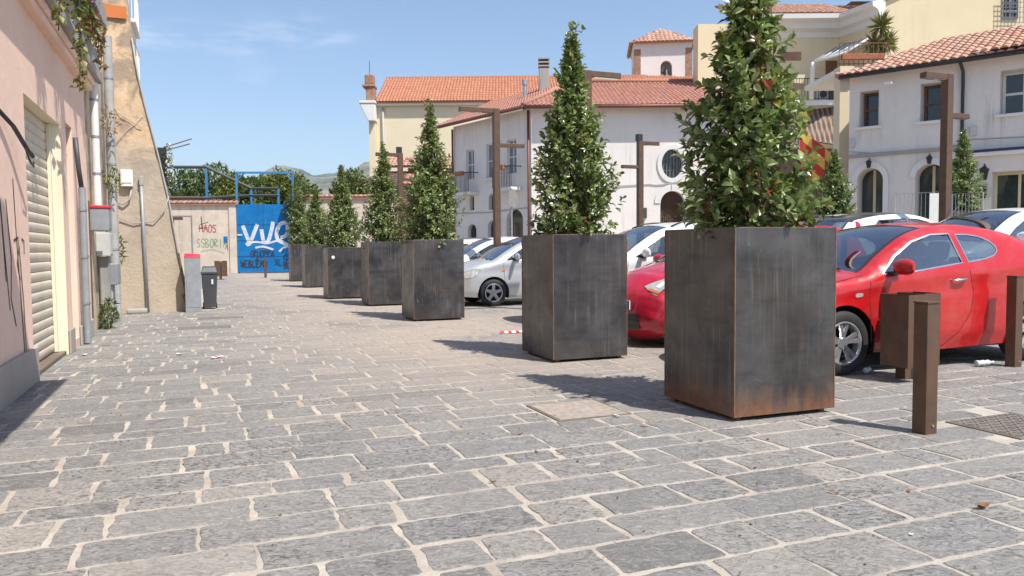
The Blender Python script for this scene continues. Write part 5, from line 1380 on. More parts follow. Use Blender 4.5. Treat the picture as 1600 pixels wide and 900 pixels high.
class Car:
    """x runs from the nose (0) to the tail (L), y across, z up; the side is y = Y(x, z) over the side view"""
    def __init__(s, S):
        s.S = S
        s.L, s.W, s.H = S['L'], S['W'], S['H']
        s.out = catmull(S['outline'], 6)                 # front foot -> over the roof -> rear foot
        s.per = 6
        xs = {}
        for x, z in s.out:
            kx = round(x, 2); xs[kx] = max(xs.get(kx, 0), z)
        ks = sorted(xs); s.kx = np.array(ks); s.kz = np.array([xs[q] for q in ks])
    def zr(s, x): return float(np.interp(x, s.kx, s.kz))
    def Y(s, x, z):
        S = s.S; L = s.L
        y = s.W / 2
        nf, rf = S.get('nose', .55), S.get('tail', .5)
        if x < nf: y *= 1 - S.get('nose_t', .30) * (1 - x / nf) ** 2.3
        if x > L - rf: y *= 1 - S.get('tail_t', .20) * ((x - (L - rf)) / rf) ** 2.3
        zb = S['belt'] + S.get('belt_rise', .04) * (x - 1.2)
        y -= .05 * max(0, (.55 - z) / .35) ** 2 if z < .55 else 0
        y += .010 * math.exp(-((z - .36) / .035) ** 2)
        y -= .012 * math.exp(-((z - (zb - .17)) / .06) ** 2)   # a soft hollow under the shoulder
        if z > zb: y -= (z - zb) * S.get('lean', .36) + .012 * min(1, (z - zb) / .03)
        t = (z - (s.zr(x) - .11)) / .11
        if t > 0: y -= .055 * min(t, 1) ** 2
        return max(y, .12)
    def patch(s, poly, holes=(), side=-1, off=0.0, step=.055, grid=True):
        """triangulated piece of the side over a side-view polygon"""
        pts = []; edges = []
        for pl in [poly] + list(holes):
            b = len(pts); n = len(pl)
            pts += [Vector(p) for p in pl]
            edges += [(b + i, b + (i + 1) % n) for i in range(n)]
        if grid:
            x0 = min(p[0] for p in poly); x1 = max(p[0] for p in poly); z0 = min(p[1] for p in poly); z1 = max(p[1] for p in poly)
            nx = max(1, int((x1 - x0) / step)); nz = max(1, int((z1 - z0) / step))
            for i in range(1, nx):
                for j in range(1, nz):
                    x = x0 + (x1 - x0) * (i + (.5 if j % 2 else 0)) / nx; z = z0 + (z1 - z0) * j / nz
                    if inside(poly, x, z) and not any(inside(h, x, z) for h in holes):
                        ok = True
                        for pl in [poly] + list(holes):
                            for q in pl:
                                if abs(q[0] - x) < .018 and abs(q[1] - z) < .018: ok = False; break
                            if not ok: break
                        if ok: pts.append(Vector((x, z)))
        vo, eo, fo = geo.delaunay_2d_cdt(pts, edges, [], 0, 1e-5)[:3]
        fs = []
        for f in fo:
            cx = sum(vo[i][0] for i in f) / len(f); cz = sum(vo[i][1] for i in f) / len(f)
            if inside(poly, cx, cz) and not any(inside(h, cx, cz) for h in holes):
                fs.append(tuple(f) if side < 0 else tuple(f)[::-1])
        vs = [(v[0], side * (s.Y(v[0], v[1]) + off), v[1]) for v in vo]
        return vs, fs
    def line(s, m, path, w, side=-1, off=.0015):
        """a ribbon drawn on the side: panel gap or trim strip"""
        path = dense(path, .05, False)
        L = []; R = []
        for i, (x, z) in enumerate(path):
            a = path[max(i - 1, 0)]; b = path[min(i + 1, len(path) - 1)]
            dx, dz = b[0] - a[0], b[1] - a[1]; l = math.hypot(dx, dz) or 1
            nx, nz = -dz / l * w / 2, dx / l * w / 2
            for lst, sg in ((L, 1), (R, -1)):
                xx, zz = x + sg * nx, z + sg * nz
                lst.append((xx, side * (s.Y(xx, zz) + off), zz))
        n = len(path)
        m.add(L + R, [(i, i + 1, i + 1 + n, i + n) for i in range(n - 1)])
    def strip(s, i0, i1, f0, f1, off=0.0, nf=12):
        """band across the car between outline samples i0..i1, from fraction f0 to f1 of the half width"""
        vs = []; rows = i1 - i0 + 1
        fr = [f0 + (f1 - f0) * k / nf for k in range(nf + 1)]
        N = len(s.out)
        for i in range(i0, i1 + 1):
            x, z = s.out[i]
            a = s.out[max(i - 1, 0)]; b = s.out[min(i + 1, N - 1)]
            dx, dz = b[0] - a[0], b[1] - a[1]; l = math.hypot(dx, dz) or 1
            nx, nz = -dz / l, dx / l
            ye = s.Y(x, z)
            cr = s.S.get('crown', .055) * (1.6 if (x < .3 or x > s.L - .3) else 1)
            for f in fr:
                d = cr * (1 - f * f) + off
                vs.append((x + nx * d, ye * f, z + nz * d))
        k = nf + 1
        return vs, [(r * k + c, r * k + c + 1, (r + 1) * k + c + 1, (r + 1) * k + c) for r in range(rows - 1) for c in range(nf)]

def build_wheel(t, x, y, r, w, side, spokes, style, name='wheel'):
    M = Matrix.Translation((x, y, r)) @ Matrix.Rotation(math.pi / 2 * (1 if side < 0 else -1), 4, 'X')
    rr = r * .66
    m = MB()
    m.lathe([(rr, -w / 2 + .03), (rr + .01, -w / 2), (r - .045, -w / 2 - .006), (r - .012, -w / 2 + .02), (r, -w / 2 + .045), (r, w / 2 - .045), (r - .012, w / 2 - .02), (r - .045, w / 2 + .006), (rr + .01, w / 2), (rr, w / 2 - .03), (rr, -w / 2 + .03)], 36, M)
    o = m.build(name, MT['rubber'], t, smooth=True, angle=50)
    m = MB()
    zf = w / 2 - .012
    m.lathe([(rr + .003, zf + .008), (rr - .012, zf + .012), (rr - .022, zf - .004), (rr - .03, -w / 2 + .04)], 36, M)
    for k in range(spokes):
        a = 2 * math.pi * k / spokes + .3
        arms = [(-.0, 0.0)] if style == 'star' else [(-.21, .0), (.21, .0)]
        for da, _ in arms:
            aw0, aw1 = (.050, .032) if style == 'star' else (.026, .022)
            p0 = Vector((.035 * math.cos(a), .035 * math.sin(a), 0)); p1 = Vector(((rr - .012) * math.cos(a + da), (rr - .012) * math.sin(a + da), 0))
            d = (p1 - p0).normalized(); nrm = Vector((-d.y, d.x, 0))
            top = zf - .004
            vs = []
            for q, ww, hz in ((p0, aw0, top - .012), (p0.lerp(p1, .5), (aw0 + aw1) / 2 * .9, top), (p1, aw1 * 1.25, top + .006)):
                vs += [M @ (q + nrm * ww + Vector((0, 0, hz - .018))), M @ (q + nrm * ww * .75 + Vector((0, 0, hz))), M @ (q - nrm * ww * .75 + Vector((0, 0, hz))), M @ (q - nrm * ww + Vector((0, 0, hz - .018)))]
            m.add(vs, [(0, 1, 5, 4), (1, 2, 6, 5), (2, 3, 7, 6), (4, 5, 9, 8), (5, 6, 10, 9), (6, 7, 11, 10)])
    m.build('rim', MT['alloy'], o, smooth=True, angle=40)
    m = MB(); m.lathe([(.001, zf - .004), (.05, zf - .004), (.058, zf - .02)], 20, M)
    m.build('hub_cap', MT['alloy'], o, smooth=True, angle=40)
    m = MB(); m.lathe([(.001, zf - .075), (rr - .02, zf - .075), (rr - .02, -w / 2 + .04), (.001, -w / 2 + .04)], 24, M)
    m.build('brake_disc', MT['seam'], o)
    return o

def make_car(S, loc, ang, body_mat, label, name='parked_car', roof_mat=None):
    c = Car(S)
    t = empty(name, loc, ang, label, 'car', 'cars parked on the square')
    L, W = c.L, c.W
    out = c.out; per = c.per
    fa, ra, wr = S['axles'][0], S['axles'][1], S['wheel_r']
    zs = S.get('sill', .20)
    ar = wr + .05
    def arc(xc):
        z0 = max(zs, .01); dz = z0 - wr
        a0 = math.asin(max(-1, min(1, dz / ar)))
        return [(xc + ar * math.cos(a0 + (math.pi - 2 * a0) * k / 16) , wr + ar * math.sin(a0 + (math.pi - 2 * a0) * k / 16)) for k in range(17)]
    bottom = [(L - .12, zs + .03)] + arc(ra) + [((fa + ra) / 2, zs - .02)] + arc(fa) + [(.14, zs + .02)]
    poly = dense(list(out) + bottom, .09)
    wins = [smooth_poly(w, 4) if sm else dense(w, .06) for w, sm in S['windows']]
    # ---- body shell: both flanks and every band across that is not glass
    m = MB()
    for sd in (-1, 1):
        vs, fs = c.patch(poly, wins, sd)
        m.add(vs, fs)
    g0, g1 = S['screen']; r0, r1 = S['rear_glass']
    N = len(out) - 1
    roof = MB()
    for i0, i1, kind in ((0, g0 * per, 'b'), (g0 * per, g1 * per, 'g'), (g1 * per, r0 * per, 'r'), (r0 * per, r1 * per, 'g'), (r1 * per, N, 'b')):
        if kind == 'b': m.add(*c.strip(i0, i1, -1, 1))
        elif kind == 'r': (roof if roof_mat else m).add(*c.strip(i0, i1, -1, 1))
        else:
            m.add(*c.strip(i0, i1, -1, -.88, nf=2)); m.add(*c.strip(i0, i1, .88, 1, nf=2))
    body = m.build('body', body_mat, t, smooth=True)
    bm = bmesh.new(); bm.from_mesh(body.data); bmesh.ops.remove_doubles(bm, verts=bm.verts, dist=.004); bmesh.ops.recalc_face_normals(bm, faces=bm.faces); bm.to_mesh(body.data); bm.free()
    body.data.set_sharp_from_angle(angle=math.radians(48))
    if roof_mat: roof.build('roof_panel', roof_mat, t, smooth=True)
    # ---- glass
    for nm, (a, b) in (('windscreen', (g0, g1)), ('rear_window', (r0, r1))):
        m = MB(); m.add(*c.strip(a * per, b * per, -.875, .875, off=-.004, nf=10)); o = m.build(nm, MT['glass'], t, smooth=True)
        for f in ((-.88, -.835), (.835, .88)):
            m = MB(); m.add(*c.strip(a * per, b * per, f[0], f[1], off=.002, nf=1)); m.build('seal', MT['black_plastic'], o)
    for sd in (-1, 1):
        for w in wins:
            m = MB(); m.add(*c.patch(w, (), sd, -.006)); o = m.build('side_window', MT['glass'], t, smooth=True)
            trim = MB(); c.line(trim, list(w) + [w[0]], .013, sd, .002)
            trim.build('window_trim', MT['chrome'] if S.get('chrome') else MT['black_plastic'], o)
    # ---- panel gaps
    m = MB()
    for sd in (-1, 1):
        for path in S['gaps']: c.line(m, path, .006, sd, .0012)
    for i in S.get('hood_gap', []):
        m.add(*c.strip(i, i + 1, -.9, .9, off=.0012, nf=10))
    m.build('panel_gap', MT['seam'], t)
    # ---- arches, floor, cabin
    m = MB()
    for xc in (fa, ra):
        for sd in (-1, 1):
            a_ = []
            for k in range(21):
                an = -.35 + (math.pi + .7) * k / 20
                a_.append((xc + (ar + .004) * math.cos(an), wr + (ar + .004) * math.sin(an)))
            ye = c.Y(xc, .5)
            vs = [(x, sd * (ye - .015), max(z, .1)) for x, z in a_] + [(x, sd * (ye - .30), max(z, .1)) for x, z in a_]
            m.add(vs, [(k, k + 1, k + 22, k + 21) for k in range(20)] + [tuple(range(21, 42))])
    m.box(.35, fa - ar, -W / 2 + .12, W / 2 - .12, zs, zs + .03); m.box(fa + ar, ra - ar, -W / 2 + .07, W / 2 - .07, zs - .02, zs + .03)
    m.box(fa - ar, fa + ar, -W / 2 + .36, W / 2 - .36, zs, zs + .03); m.box(ra - ar, L - .2, -W / 2 + .34, W / 2 - .34, zs, zs + .03)
    m.build('underbody', MT['seam'], t)
    bx = out[g0 * per][0]; bz = S['belt']
    m = MB()
    m.box(bx - .05, bx + .45, -W / 2 + .16, W / 2 - .16, .35, bz - .015)               # dashboard
    m.box(bx, L - .45, -W / 2 + .15, W / 2 - .15, zs + .04, zs + .08)
    for sd in (-1, 1):
        m.box(bx + .1, L - .75, sd * (W / 2 - .11) - .02, sd * (W / 2 - .11) + .02, .3, bz - .03)
    m.box(L - 1.0, L - .40, -W / 2 + .18, W / 2 - .18, .5, bz - .05)                       # parcel shelf
    m.build('cabin', MT['cabin'], t, bevel=.02)
    xs_ = bx + 1.05
    for sy in (-1, 1):
        m = MB()
        M = Matrix.Translation((xs_, sy * .36, 0))
        m.box(-.30, .22, -.24, .24, .38, .54, M)
        Mb = M @ Matrix.Translation((.20, 0, .50)) @ Matrix.Rotation(math.radians(14), 4, 'Y')
        m.box(-.06, .08, -.23, .23, 0, .56, Mb); m.box(-.04, .06, -.12, .12, .60, .80, Mb)
        m.build('seat', MT['seat'], t, bevel=.04)
    m = MB(); M = Matrix.Translation((xs_ + .95, 0, 0))
    m.box(-.3, .2, -W / 2 + .22, W / 2 - .22, .38, .56, M); m.box(.1, .22, -W / 2 + .22, W / 2 - .22, .5, bz + .02, M)
    for sy in (-.4, 0, .4): m.box(.12, .20, sy - .12, sy + .12, bz + .02, bz + .17, M)
    m.build('rear_seat', MT['seat'], t, bevel=.04)
    Mw = Matrix.Translation((bx + .56, -.36, bz - .07)) @ Matrix.Rotation(math.radians(60), 4, 'Y')
    m = MB(); m.tube([Mw @ Vector((.18 * math.cos(a), .18 * math.sin(a), 0)) for a in [2 * math.pi * k / 20 for k in range(21)]], .014, 6)
    m.box(-.17, .17, -.02, .02, -.01, .01, Mw)
    m.build('steering_wheel', MT['black_plastic'], t, smooth=True)
    # ---- wheels
    for xc in (fa, ra):
        for sd in (-1, 1):
            build_wheel(t, xc, sd * (c.Y(xc, .45) - .105), wr, .20, sd, S.get('spokes', 5), S.get('style', 'star'))
    # ---- mirrors
    mx, mz = S['mirror']
    for sd in (-1, 1):
        ye = c.Y(mx, mz)
        m = MB()
        prof = [(0, .02), (.02, .052), (.08, .074), (.15, .078), (.21, .066), (.245, .040)]
        n = 12; vs = []
        for ix, (yy, rz_) in enumerate(prof):
            for k in range(n):
                a = 2 * math.pi * k / n
                vs.append((mx - .03 + .055 * math.cos(a) * (1 if math.cos(a) < 0 else .35) * (rz_ / .08), sd * (ye + .045 + yy), mz + .035 + rz_ * math.sin(a)))
        m.add(vs, [(i * n + k, i * n + (k + 1) % n, (i + 1) * n + (k + 1) % n, (i + 1) * n + k) for i in range(len(prof) - 1) for k in range(n)] + [tuple(range(n)), tuple(range((len(prof) - 1) * n, len(prof) * n))])
        o = m.build('mirror', body_mat, t, smooth=True, angle=50)
        m = MB(); m.box(mx - .06, mx + .06, sd * (ye - .02), sd * (ye + .07), mz - .045, mz - .01); m.build('mirror_arm', MT['black_plastic'], o, bevel=.01)
        m = MB(); m.add([(mx - .006, sd * (ye + .06), mz - .02), (mx - .006, sd * (ye + .235), mz - .01), (mx - .006, sd * (ye + .235), mz + .08), (mx - .006, sd * (ye + .06), mz + .09)], [(0, 1, 2, 3)]); m.build('mirror_glass', MT['chrome'], o)
    # ---- handles, lamps, plate, wipers
    for hx, hz in S['handles']:
        for sd in (-1, 1):
            y = c.Y(hx, hz)
            m = MB(); m.tube([(hx - .10, sd * (y - .004), hz - .006), (hx - .075, sd * (y + .024), hz), (hx, sd * (y + .034), hz + .004), (hx + .075, sd * (y + .026), hz + .010), (hx + .10, sd * (y - .004), hz + .010)], [.010, .013, .014, .013, .010], 8)
            m.build('door_handle', MT['chrome'] if S.get('chrome') else body_mat, t, smooth=True)
    for sd in (-1, 1):
        for nm, key, mt in (('headlight', 'head', 'lamp_clear'), ('tail_light', 'tail_lamp', 'lamp_red'), ('side_repeater', 'repeater', 'lamp_amber' if not S.get('clear_rep') else 'lamp_clear')):
            if key in S:
                pl = smooth_poly(S[key], 5)
                m = MB(); m.add(*c.patch(pl, (), sd, .006, .05)); o = m.build(nm, MT[mt], t, smooth=True)
                if nm == 'headlight':
                    m = MB(); c.line(m, list(pl) + [pl[0]], .010, sd, .004); m.build('lamp_edge', MT['seam'], o)
    if 'head_front' in S:                                # lamps that wrap on to the nose: (outline samples, fractions)
        i0, i1, f0, f1 = S['head_front']
        for sg in (-1, 1):
            rows_ = []
            for i in range(i0, i1 + 1):                  # tapers from a pointed inner corner
                q = (i - i0) / (i1 - i0); rows_ += c.strip(i, i, sg * (f0 + (.55 * max(0, q - .22) ** 1.1 if q > .22 else 1.6 * (.22 - q))), sg * f1, off=.003 + .014 * math.sin(math.pi * q), nf=6)[0]
            m = MB(); m.add(rows_, [(r_i * 7 + k_, r_i * 7 + k_ + 1, r_i * 7 + k_ + 8, r_i * 7 + k_ + 7) for r_i in range(i1 - i0) for k_ in range(6)])
            o = m.build('headlight', MT['lamp_clear'], t, smooth=True)
            m = MB(); m.add(*c.strip(i0 + 1, i0 + 2, sg * (f0 + .16), sg * f1, off=.0145, nf=6)); m.build('indicator_lens', MT['lamp_amber'], o, smooth=True)
            m = MB(); m.add(*c.strip(i0 + 3, i0 + 5, sg * .80, sg * .90, off=.019, nf=4)); m.build('lamp_reflector', MT['white_paint'], o, smooth=True)
    for (i0, i1, f1) in S.get('grilles', []):
        m = MB(); m.add(*c.strip(i0, i1, -f1, f1, off=.004, nf=10)); gr = m.build('grille', MT['black_plastic'], t, smooth=True)
        m = MB()
        for i in range(i0, i1): m.add(*c.strip(i, i + 1, -f1, f1, off=.012 if (i - i0) % 2 == 0 else .005, nf=10))
        m.build('grille_bar', MT['dark_grey_plastic'], gr)
    x, z = S.get('plate', (.0, .48))
    for xx, sgn in ((-S.get('crown', .055) * 1.6 - .012, -1), (L + S.get('crown', .055) * 1.6 + .012, 1)):
        Mp = Matrix.Translation((xx, 0, z if sgn < 0 else .78))
        m = MB(); m.box(-.006, .006, -.26, .26, -.055, .055, Mp); o = m.build('number_plate', MT['white_paint'], t)
        m = MB()
        for yy in (-.238, .238): m.box(-.0085, .0085, yy - .02, yy + .02, -.053, .053, Mp)
        m.build('plate_band', MT['plate_blue'], o)
        m = MB()
        for q in range(7):
            if q == 2: continue
            y0 = -.19 + q * .058; rr = random.Random(q + int(L * 100))
            xx2 = sgn * .0075
            for (ya, yb, za, zb) in ((0, .008, -.034, .034), (.028, .036, -.034, .034)) + ((0, .036, .026, .034),) * (rr.random() < .6) + ((0, .036, -.034, -.026),) * (rr.random() < .5) + ((0, .036, -.004, .004),) * (rr.random() < .7):
                m.box(min(0, xx2), max(0, xx2), y0 + ya, y0 + yb, za, zb, Mp)
        m.build('plate_characters', MT['black_plastic'], o)
    wx, wz = out[g0 * per]
    m = MB()
    for y0, y1 in ((-.50, .02), (.02, .50)):
        pt = []
        for k in range(5):
            f = k / 4; i = g0 * per + int(round(f * 2)); x_, z_ = out[min(i, N)]
            pt.append((x_ - .015 - .01 + 0 * f, y0 + (y1 - y0) * f, z_ + .045))
        m.tube(pt, .008, 5)
    m.build('wiper', MT['black_plastic'], t)
    if S.get('rails'):
        for sd in (-1, 1):
            x0, x1 = S['rails']
            pts = []
            for k in range(9):
                x = x0 + (x1 - x0) * k / 8
                pts.append((x, sd * (c.Y(x, c.zr(x)) - .03), c.zr(x) + (.045 if 0 < k < 8 else .0) + .02))
            m = MB(); m.tube(pts, .014, 8); m.build('roof_rail', MT['dark_metal'], t, smooth=True)
    m = MB(); ax = out[r0 * per][0] - .25
    m.tube([(ax, 0, c.zr(ax) + .04), (ax + .07, 0, c.zr(ax) + .10), (ax + .30, 0, c.zr(ax) + .30)], [.016, .006, .003], 6); m.build('aerial', MT['black_plastic'], t)
    return t, c, body

# side-view outlines; 'screen' and 'rear_glass' are indices into the outline
MITO = dict(L=4.06, W=1.72, H=1.45, belt=.93, belt_rise=.055, wheel_r=.315, axles=(.83, 3.34), sill=.21, lean=.33, nose=.75, nose_t=.34, tail=.7, tail_t=.24, crown=.06, chrome=True, clear_rep=True, spokes=5, style='double',
    outline=[(.16, .21), (.03, .32), (.0, .50), (.06, .66), (.30, .80), (.75, .90), (1.12, .965), (1.42, 1.14), (1.74, 1.31), (2.05, 1.40), (2.5, 1.435), (2.90, 1.40), (3.22, 1.325), (3.50, 1.195), (3.72, 1.05), (3.90, .93), (4.0, .76), (4.05, .55), (4.0, .35), (3.92, .22)],
    screen=(6, 9), rear_glass=(12, 15), hood_gap=[],
    windows=[([(1.29, .965), (1.50, 1.135), (1.76, 1.275), (2.02, 1.345), (2.26, 1.355), (2.345, 1.06), (2.0, 1.02), (1.62, .975)], False),
             ([(2.345, 1.345), (2.5, 1.345), (2.65, 1.325), (2.78, 1.28), (2.855, 1.225), (2.86, 1.175), (2.80, 1.13), (2.68, 1.098), (2.55, 1.08), (2.43, 1.065)], False)],
    gaps=[[(1.13, .93), (1.12, .72), (1.14, .45), (1.16, .28), (1.22, .225), (2.10, .225), (2.28, .36), (2.44, .56), (2.47, .78), (2.40, 1.03)], [(.42, .83), (.75, .90), (1.10, .955)]],
    mirror=(1.42, 1.0), handles=[(2.26, .885)], repeater=[(.955, .75), (1.03, .755), (1.035, .785), (.96, .785)], head=[(.14, .60), (.42, .66), (.50, .76), (.34, .78), (.18, .72)], tail_lamp=[(3.85, .78), (3.97, .78), (3.93, .92), (3.84, .90)], plate=(.0, .42), grilles=[(6, 9, .55)])
SPARK = dict(L=3.60, W=1.60, H=1.50, belt=.94, belt_rise=.05, wheel_r=.28, axles=(.70, 3.05), sill=.19, lean=.30, nose=.75, nose_t=.30, tail=.4, tail_t=.15, crown=.085, spokes=5,
    outline=[(.20, .18), (.05, .26), (.0, .42), (.03, .58), (.10, .68), (.36, .86), (.72, .965), (1.02, 1.09), (1.34, 1.32), (1.62, 1.44), (2.1, 1.49), (2.7, 1.475), (3.2, 1.42), (3.40, 1.36), (3.50, 1.12), (3.56, .95), (3.59, .75), (3.60, .5), (3.55, .3), (3.48, .2)],
    screen=(6, 9), rear_glass=(13, 15),
    windows=[([(1.16, 1.0), (1.40, 1.22), (1.66, 1.36), (2.05, 1.405), (2.09, 1.03)], False), ([(2.15, 1.03), (2.13, 1.405), (2.75, 1.385), (3.0, 1.10), (2.85, 1.06)], False)],
    gaps=[[(1.05, .96), (1.02, .6), (1.06, .3), (1.2, .22), (2.0, .22), (2.10, .5), (2.12, 1.0)]], mirror=(1.22, 1.03), handles=[(1.95, .9), (2.75, .93)],
    head=[(.22, .64), (.30, .60), (.50, .70), (.64, .84), (.52, .855), (.34, .77)], head_front=(22, 31, .56, .985), tail_lamp=[(3.46, .8), (3.56, .8), (3.54, 1.1), (3.46, 1.1)], plate=(.0, .53), grilles=[(7, 12, .62)])
SUV = dict(L=4.33, W=1.80, H=1.62, belt=1.03, belt_rise=.05, wheel_r=.335, axles=(.90, 3.53), sill=.27, lean=.30, nose_t=.26, crown=.06, spokes=5,
    outline=[(.14, .26), (.02, .38), (.0, .60), (.03, .82), (.18, .94), (.70, 1.05), (1.18, 1.09), (1.50, 1.27), (1.82, 1.45), (2.10, 1.55), (2.6, 1.61), (3.2, 1.60), (3.7, 1.53), (3.95, 1.46), (4.12, 1.24), (4.22, 1.05), (4.28, .85), (4.33, .6), (4.28, .42), (4.2, .28)],
    screen=(6, 9), rear_glass=(13, 15), rails=(2.15, 3.8),
    windows=[([(1.36, 1.08), (1.62, 1.24), (1.90, 1.40), (2.14, 1.475), (2.38, 1.50), (2.42, 1.12)], False), ([(2.48, 1.12), (2.46, 1.50), (3.15, 1.49), (3.22, 1.16)], False), ([(3.28, 1.17), (3.24, 1.485), (3.55, 1.42), (3.70, 1.24)], False)],
    gaps=[[(1.22, 1.05), (1.20, .7), (1.24, .35), (2.38, .33), (2.44, .7), (2.45, 1.08)], [(2.45, .7), (2.45, .33), (3.1, .36), (3.24, .75), (3.25, 1.1)]], mirror=(1.50, 1.115), handles=[(2.25, .97), (3.08, 1.0)],
    head=[(.10, .76), (.42, .80), (.60, .93), (.30, .93), (.12, .87)], tail_lamp=[(4.05, .95), (4.2, .95), (4.14, 1.12), (4.0, 1.1)], plate=(.0, .52), grilles=[(10, 16, .5)])
HATCH = dict(L=3.97, W=1.68, H=1.49, belt=.95, belt_rise=.05, wheel_r=.295, axles=(.80, 3.27), sill=.20, lean=.31, nose_t=.28, crown=.06, spokes=5,
    outline=[(.14, .20), (.02, .32), (.0, .52), (.05, .68), (.26, .80), (.55, .90), (.80, .96), (1.14, 1.16), (1.48, 1.34), (1.80, 1.44), (2.25, 1.485), (2.8, 1.46), (3.3, 1.39), (3.55, 1.32), (3.76, 1.10), (3.86, .95), (3.92, .76), (3.96, .55), (3.92, .35), (3.84, .22)],
    screen=(6, 9), rear_glass=(13, 15),
    windows=[([(1.10, .985), (1.40, 1.19), (1.68, 1.33), (1.95, 1.385), (2.18, 1.395), (2.22, 1.035)], False), ([(2.28, 1.04), (2.25, 1.395), (2.95, 1.36), (3.20, 1.12)], False)],
    gaps=[[(1.02, .93), (1.04, .62), (1.08, .30), (1.18, .225), (2.12, .225), (2.22, .5), (2.25, 1.0)], [(2.22, .5), (2.2, .225), (2.8, .24), (2.98, .6), (3.05, 1.05)]], mirror=(1.32, 1.02), handles=[(2.06, .90), (2.88, .93)],
    head=[(.10, .60), (.36, .64), (.50, .78), (.32, .78), (.14, .70)], repeater=[(.985, .745), (1.05, .75), (1.05, .775), (.985, .77)], tail_lamp=[(3.7, .82), (3.9, .82), (3.84, 1.02), (3.7, 1.0)], plate=(.0, .42), grilles=[(6, 10, .5)])
WAGON = dict(HATCH, L=4.25, tail_t=.12, rails=(1.7, 3.7),
    outline=[(.14, .20), (.02, .32), (.0, .52), (.05, .68), (.26, .80), (.60, .90), (.98, .96), (1.28, 1.16), (1.60, 1.34), (1.90, 1.43), (2.35, 1.475), (2.95, 1.47), (3.55, 1.43), (3.82, 1.38), (4.02, 1.12), (4.12, .95), (4.19, .76), (4.24, .55), (4.2, .35), (4.1, .22)], axles=(.85, 3.45),
    windows=[([(1.26, .985), (1.52, 1.19), (1.78, 1.32), (2.05, 1.375), (2.26, 1.385), (2.30, 1.035)], False), ([(2.36, 1.04), (2.33, 1.385), (3.0, 1.375), (3.06, 1.07)], False), ([(3.12, 1.075), (3.08, 1.37), (3.55, 1.33), (3.72, 1.14)], False)],
    tail_lamp=[(3.95, .85), (4.12, .85), (4.0, 1.25), (3.9, 1.2)], mirror=(1.46, 1.02))
CITY = dict(HATCH, tail_lamp=[(3.46, 1.08), (3.56, 1.06), (3.50, 1.32), (3.42, 1.30)])

def car_at(S, x, y, deg, mat, label, **kw):
    a = math.radians(deg)
    cx, cy = x + S['L'] / 2 * math.cos(a), y + S['L'] / 2 * math.sin(a)
    t, c, b = make_car(S, (x, y, gz(cx, cy)), a, mat, label, **kw)
    return t
mito = car_at(MITO, 2.081, 7.759, 20, MT['paint_red'], 'bright red three-door hatchback with alloy wheels behind the brown bollards')
car_at(SPARK, 1.47, 9.75, 26, MT['paint_crimson'], 'small crimson city car, nose showing between the two nearest planters')
suv = car_at(SUV, .40, 12.64, 20, MT['paint_white'], 'white crossover with dark windscreen behind the crimson car')
car_at(HATCH, -1.42, 16.82, 20, MT['paint_silver'], 'silver hatchback with star alloy wheels beside the third planter')
car_at(HATCH, -2.35, 19.5, 20, MT['paint_white'], 'white hatchback parked directly behind the silver car')
car_at(WAGON, -3.6, 22.4, 20, MT['paint_white'], 'white car glimpsed between the third and fourth planters')
car_at(WAGON, 5.7, 17.3, 24, MT['paint_white'], 'white estate car with roof rails, farthest behind the red hatchback')
b_ = math.radians(200); car_at(CITY, 7.55 - 2 * math.cos(b_), 15.5 - 2 * math.sin(b_), 200, MT['paint_white'], 'white hatchback with a black roof and red tail lamps', roof_mat=MT['paint_black'])
car_at(HATCH, 6.2, 12.1, 20, MT['paint_white'], 'white car at the right edge behind the tail of the red hatchback')

# ------------------------------------------------------------------ street furniture
def lamp_post(px, Y, h, up_dir, up_len, low_dir, low_len, low_drop, label, w=.15, cap=False, base=None):
    a_, b_, c_ = ray(px, 300); X = a_ / b_ * Y
    z0 = gz(X, Y)
    t = empty('lamp_post', (X, Y, z0), A, label, 'lamp post', 'brown steel lamp posts of the square')
    H_ = h - z0; e = w / 2
    MB().box(-e, e, -e, e, 0, H_).build('post', MT['corten'], t, bevel=.006)
    o = MB().box(*( (-up_len, -e - .001) if up_dir < 0 else (e + .001, up_len)), -e + .004, e - .004, H_ - .11, H_ - .004).build('upper_arm', MT['corten'], t, bevel=.006)
    MB().box(*((-up_len + .03, -up_len + .55) if up_dir < 0 else (up_len - .55, up_len - .03)), -.05, .05, H_ - .116, H_ - .108).build('lamp_panel', MT['lamp_clear'], o)
    zl = H_ - low_drop
    o = MB().box(*((-low_len, -e - .001) if low_dir < 0 else (e + .001, low_len)), -e + .01, e - .01, zl - .09, zl).build('lower_arm', MT['corten'], t, bevel=.006)
    MB().box(-.16, .16, -.16, .16, 0, .012).build('base_plate', MT['corten'], t)
    if cap: MB().box(-.11, .05, -.07, .07, H_ + .002, H_ + .19).build('top_sensor', MT['dark_metal'], t, bevel=.01)
    return t
lamp_post(1190, 9.7, 4.40, -1, 1.02, 1, .6, 1.1, 'nearest brown lamp post, rising behind the largest shrub', cap=False)
lamp_post(917, 14.5, 4.53, 1, .70, -1, .82, .85, 'brown lamp post hidden behind the second shrub, only its arms showing')
lamp_post(776, 18.6, 4.58, -1, .92, 1, .72, .82, 'brown lamp post left of the white house corner')
lamp_post(626, 23.8, 4.18, -1, .75, 1, .55, .75, 'brown lamp post with a top sensor between third and fourth shrubs', cap=True)
lamp_post(1000, 21.7, 4.20, 1, .60, -1, .58, .68, 'brown lamp post with a top sensor before the oval window', cap=True)
lamp_post(1477, 14.3, 4.36, -1, .62, 1, .52, .70, 'thick brown lamp post before the grey house on the right')

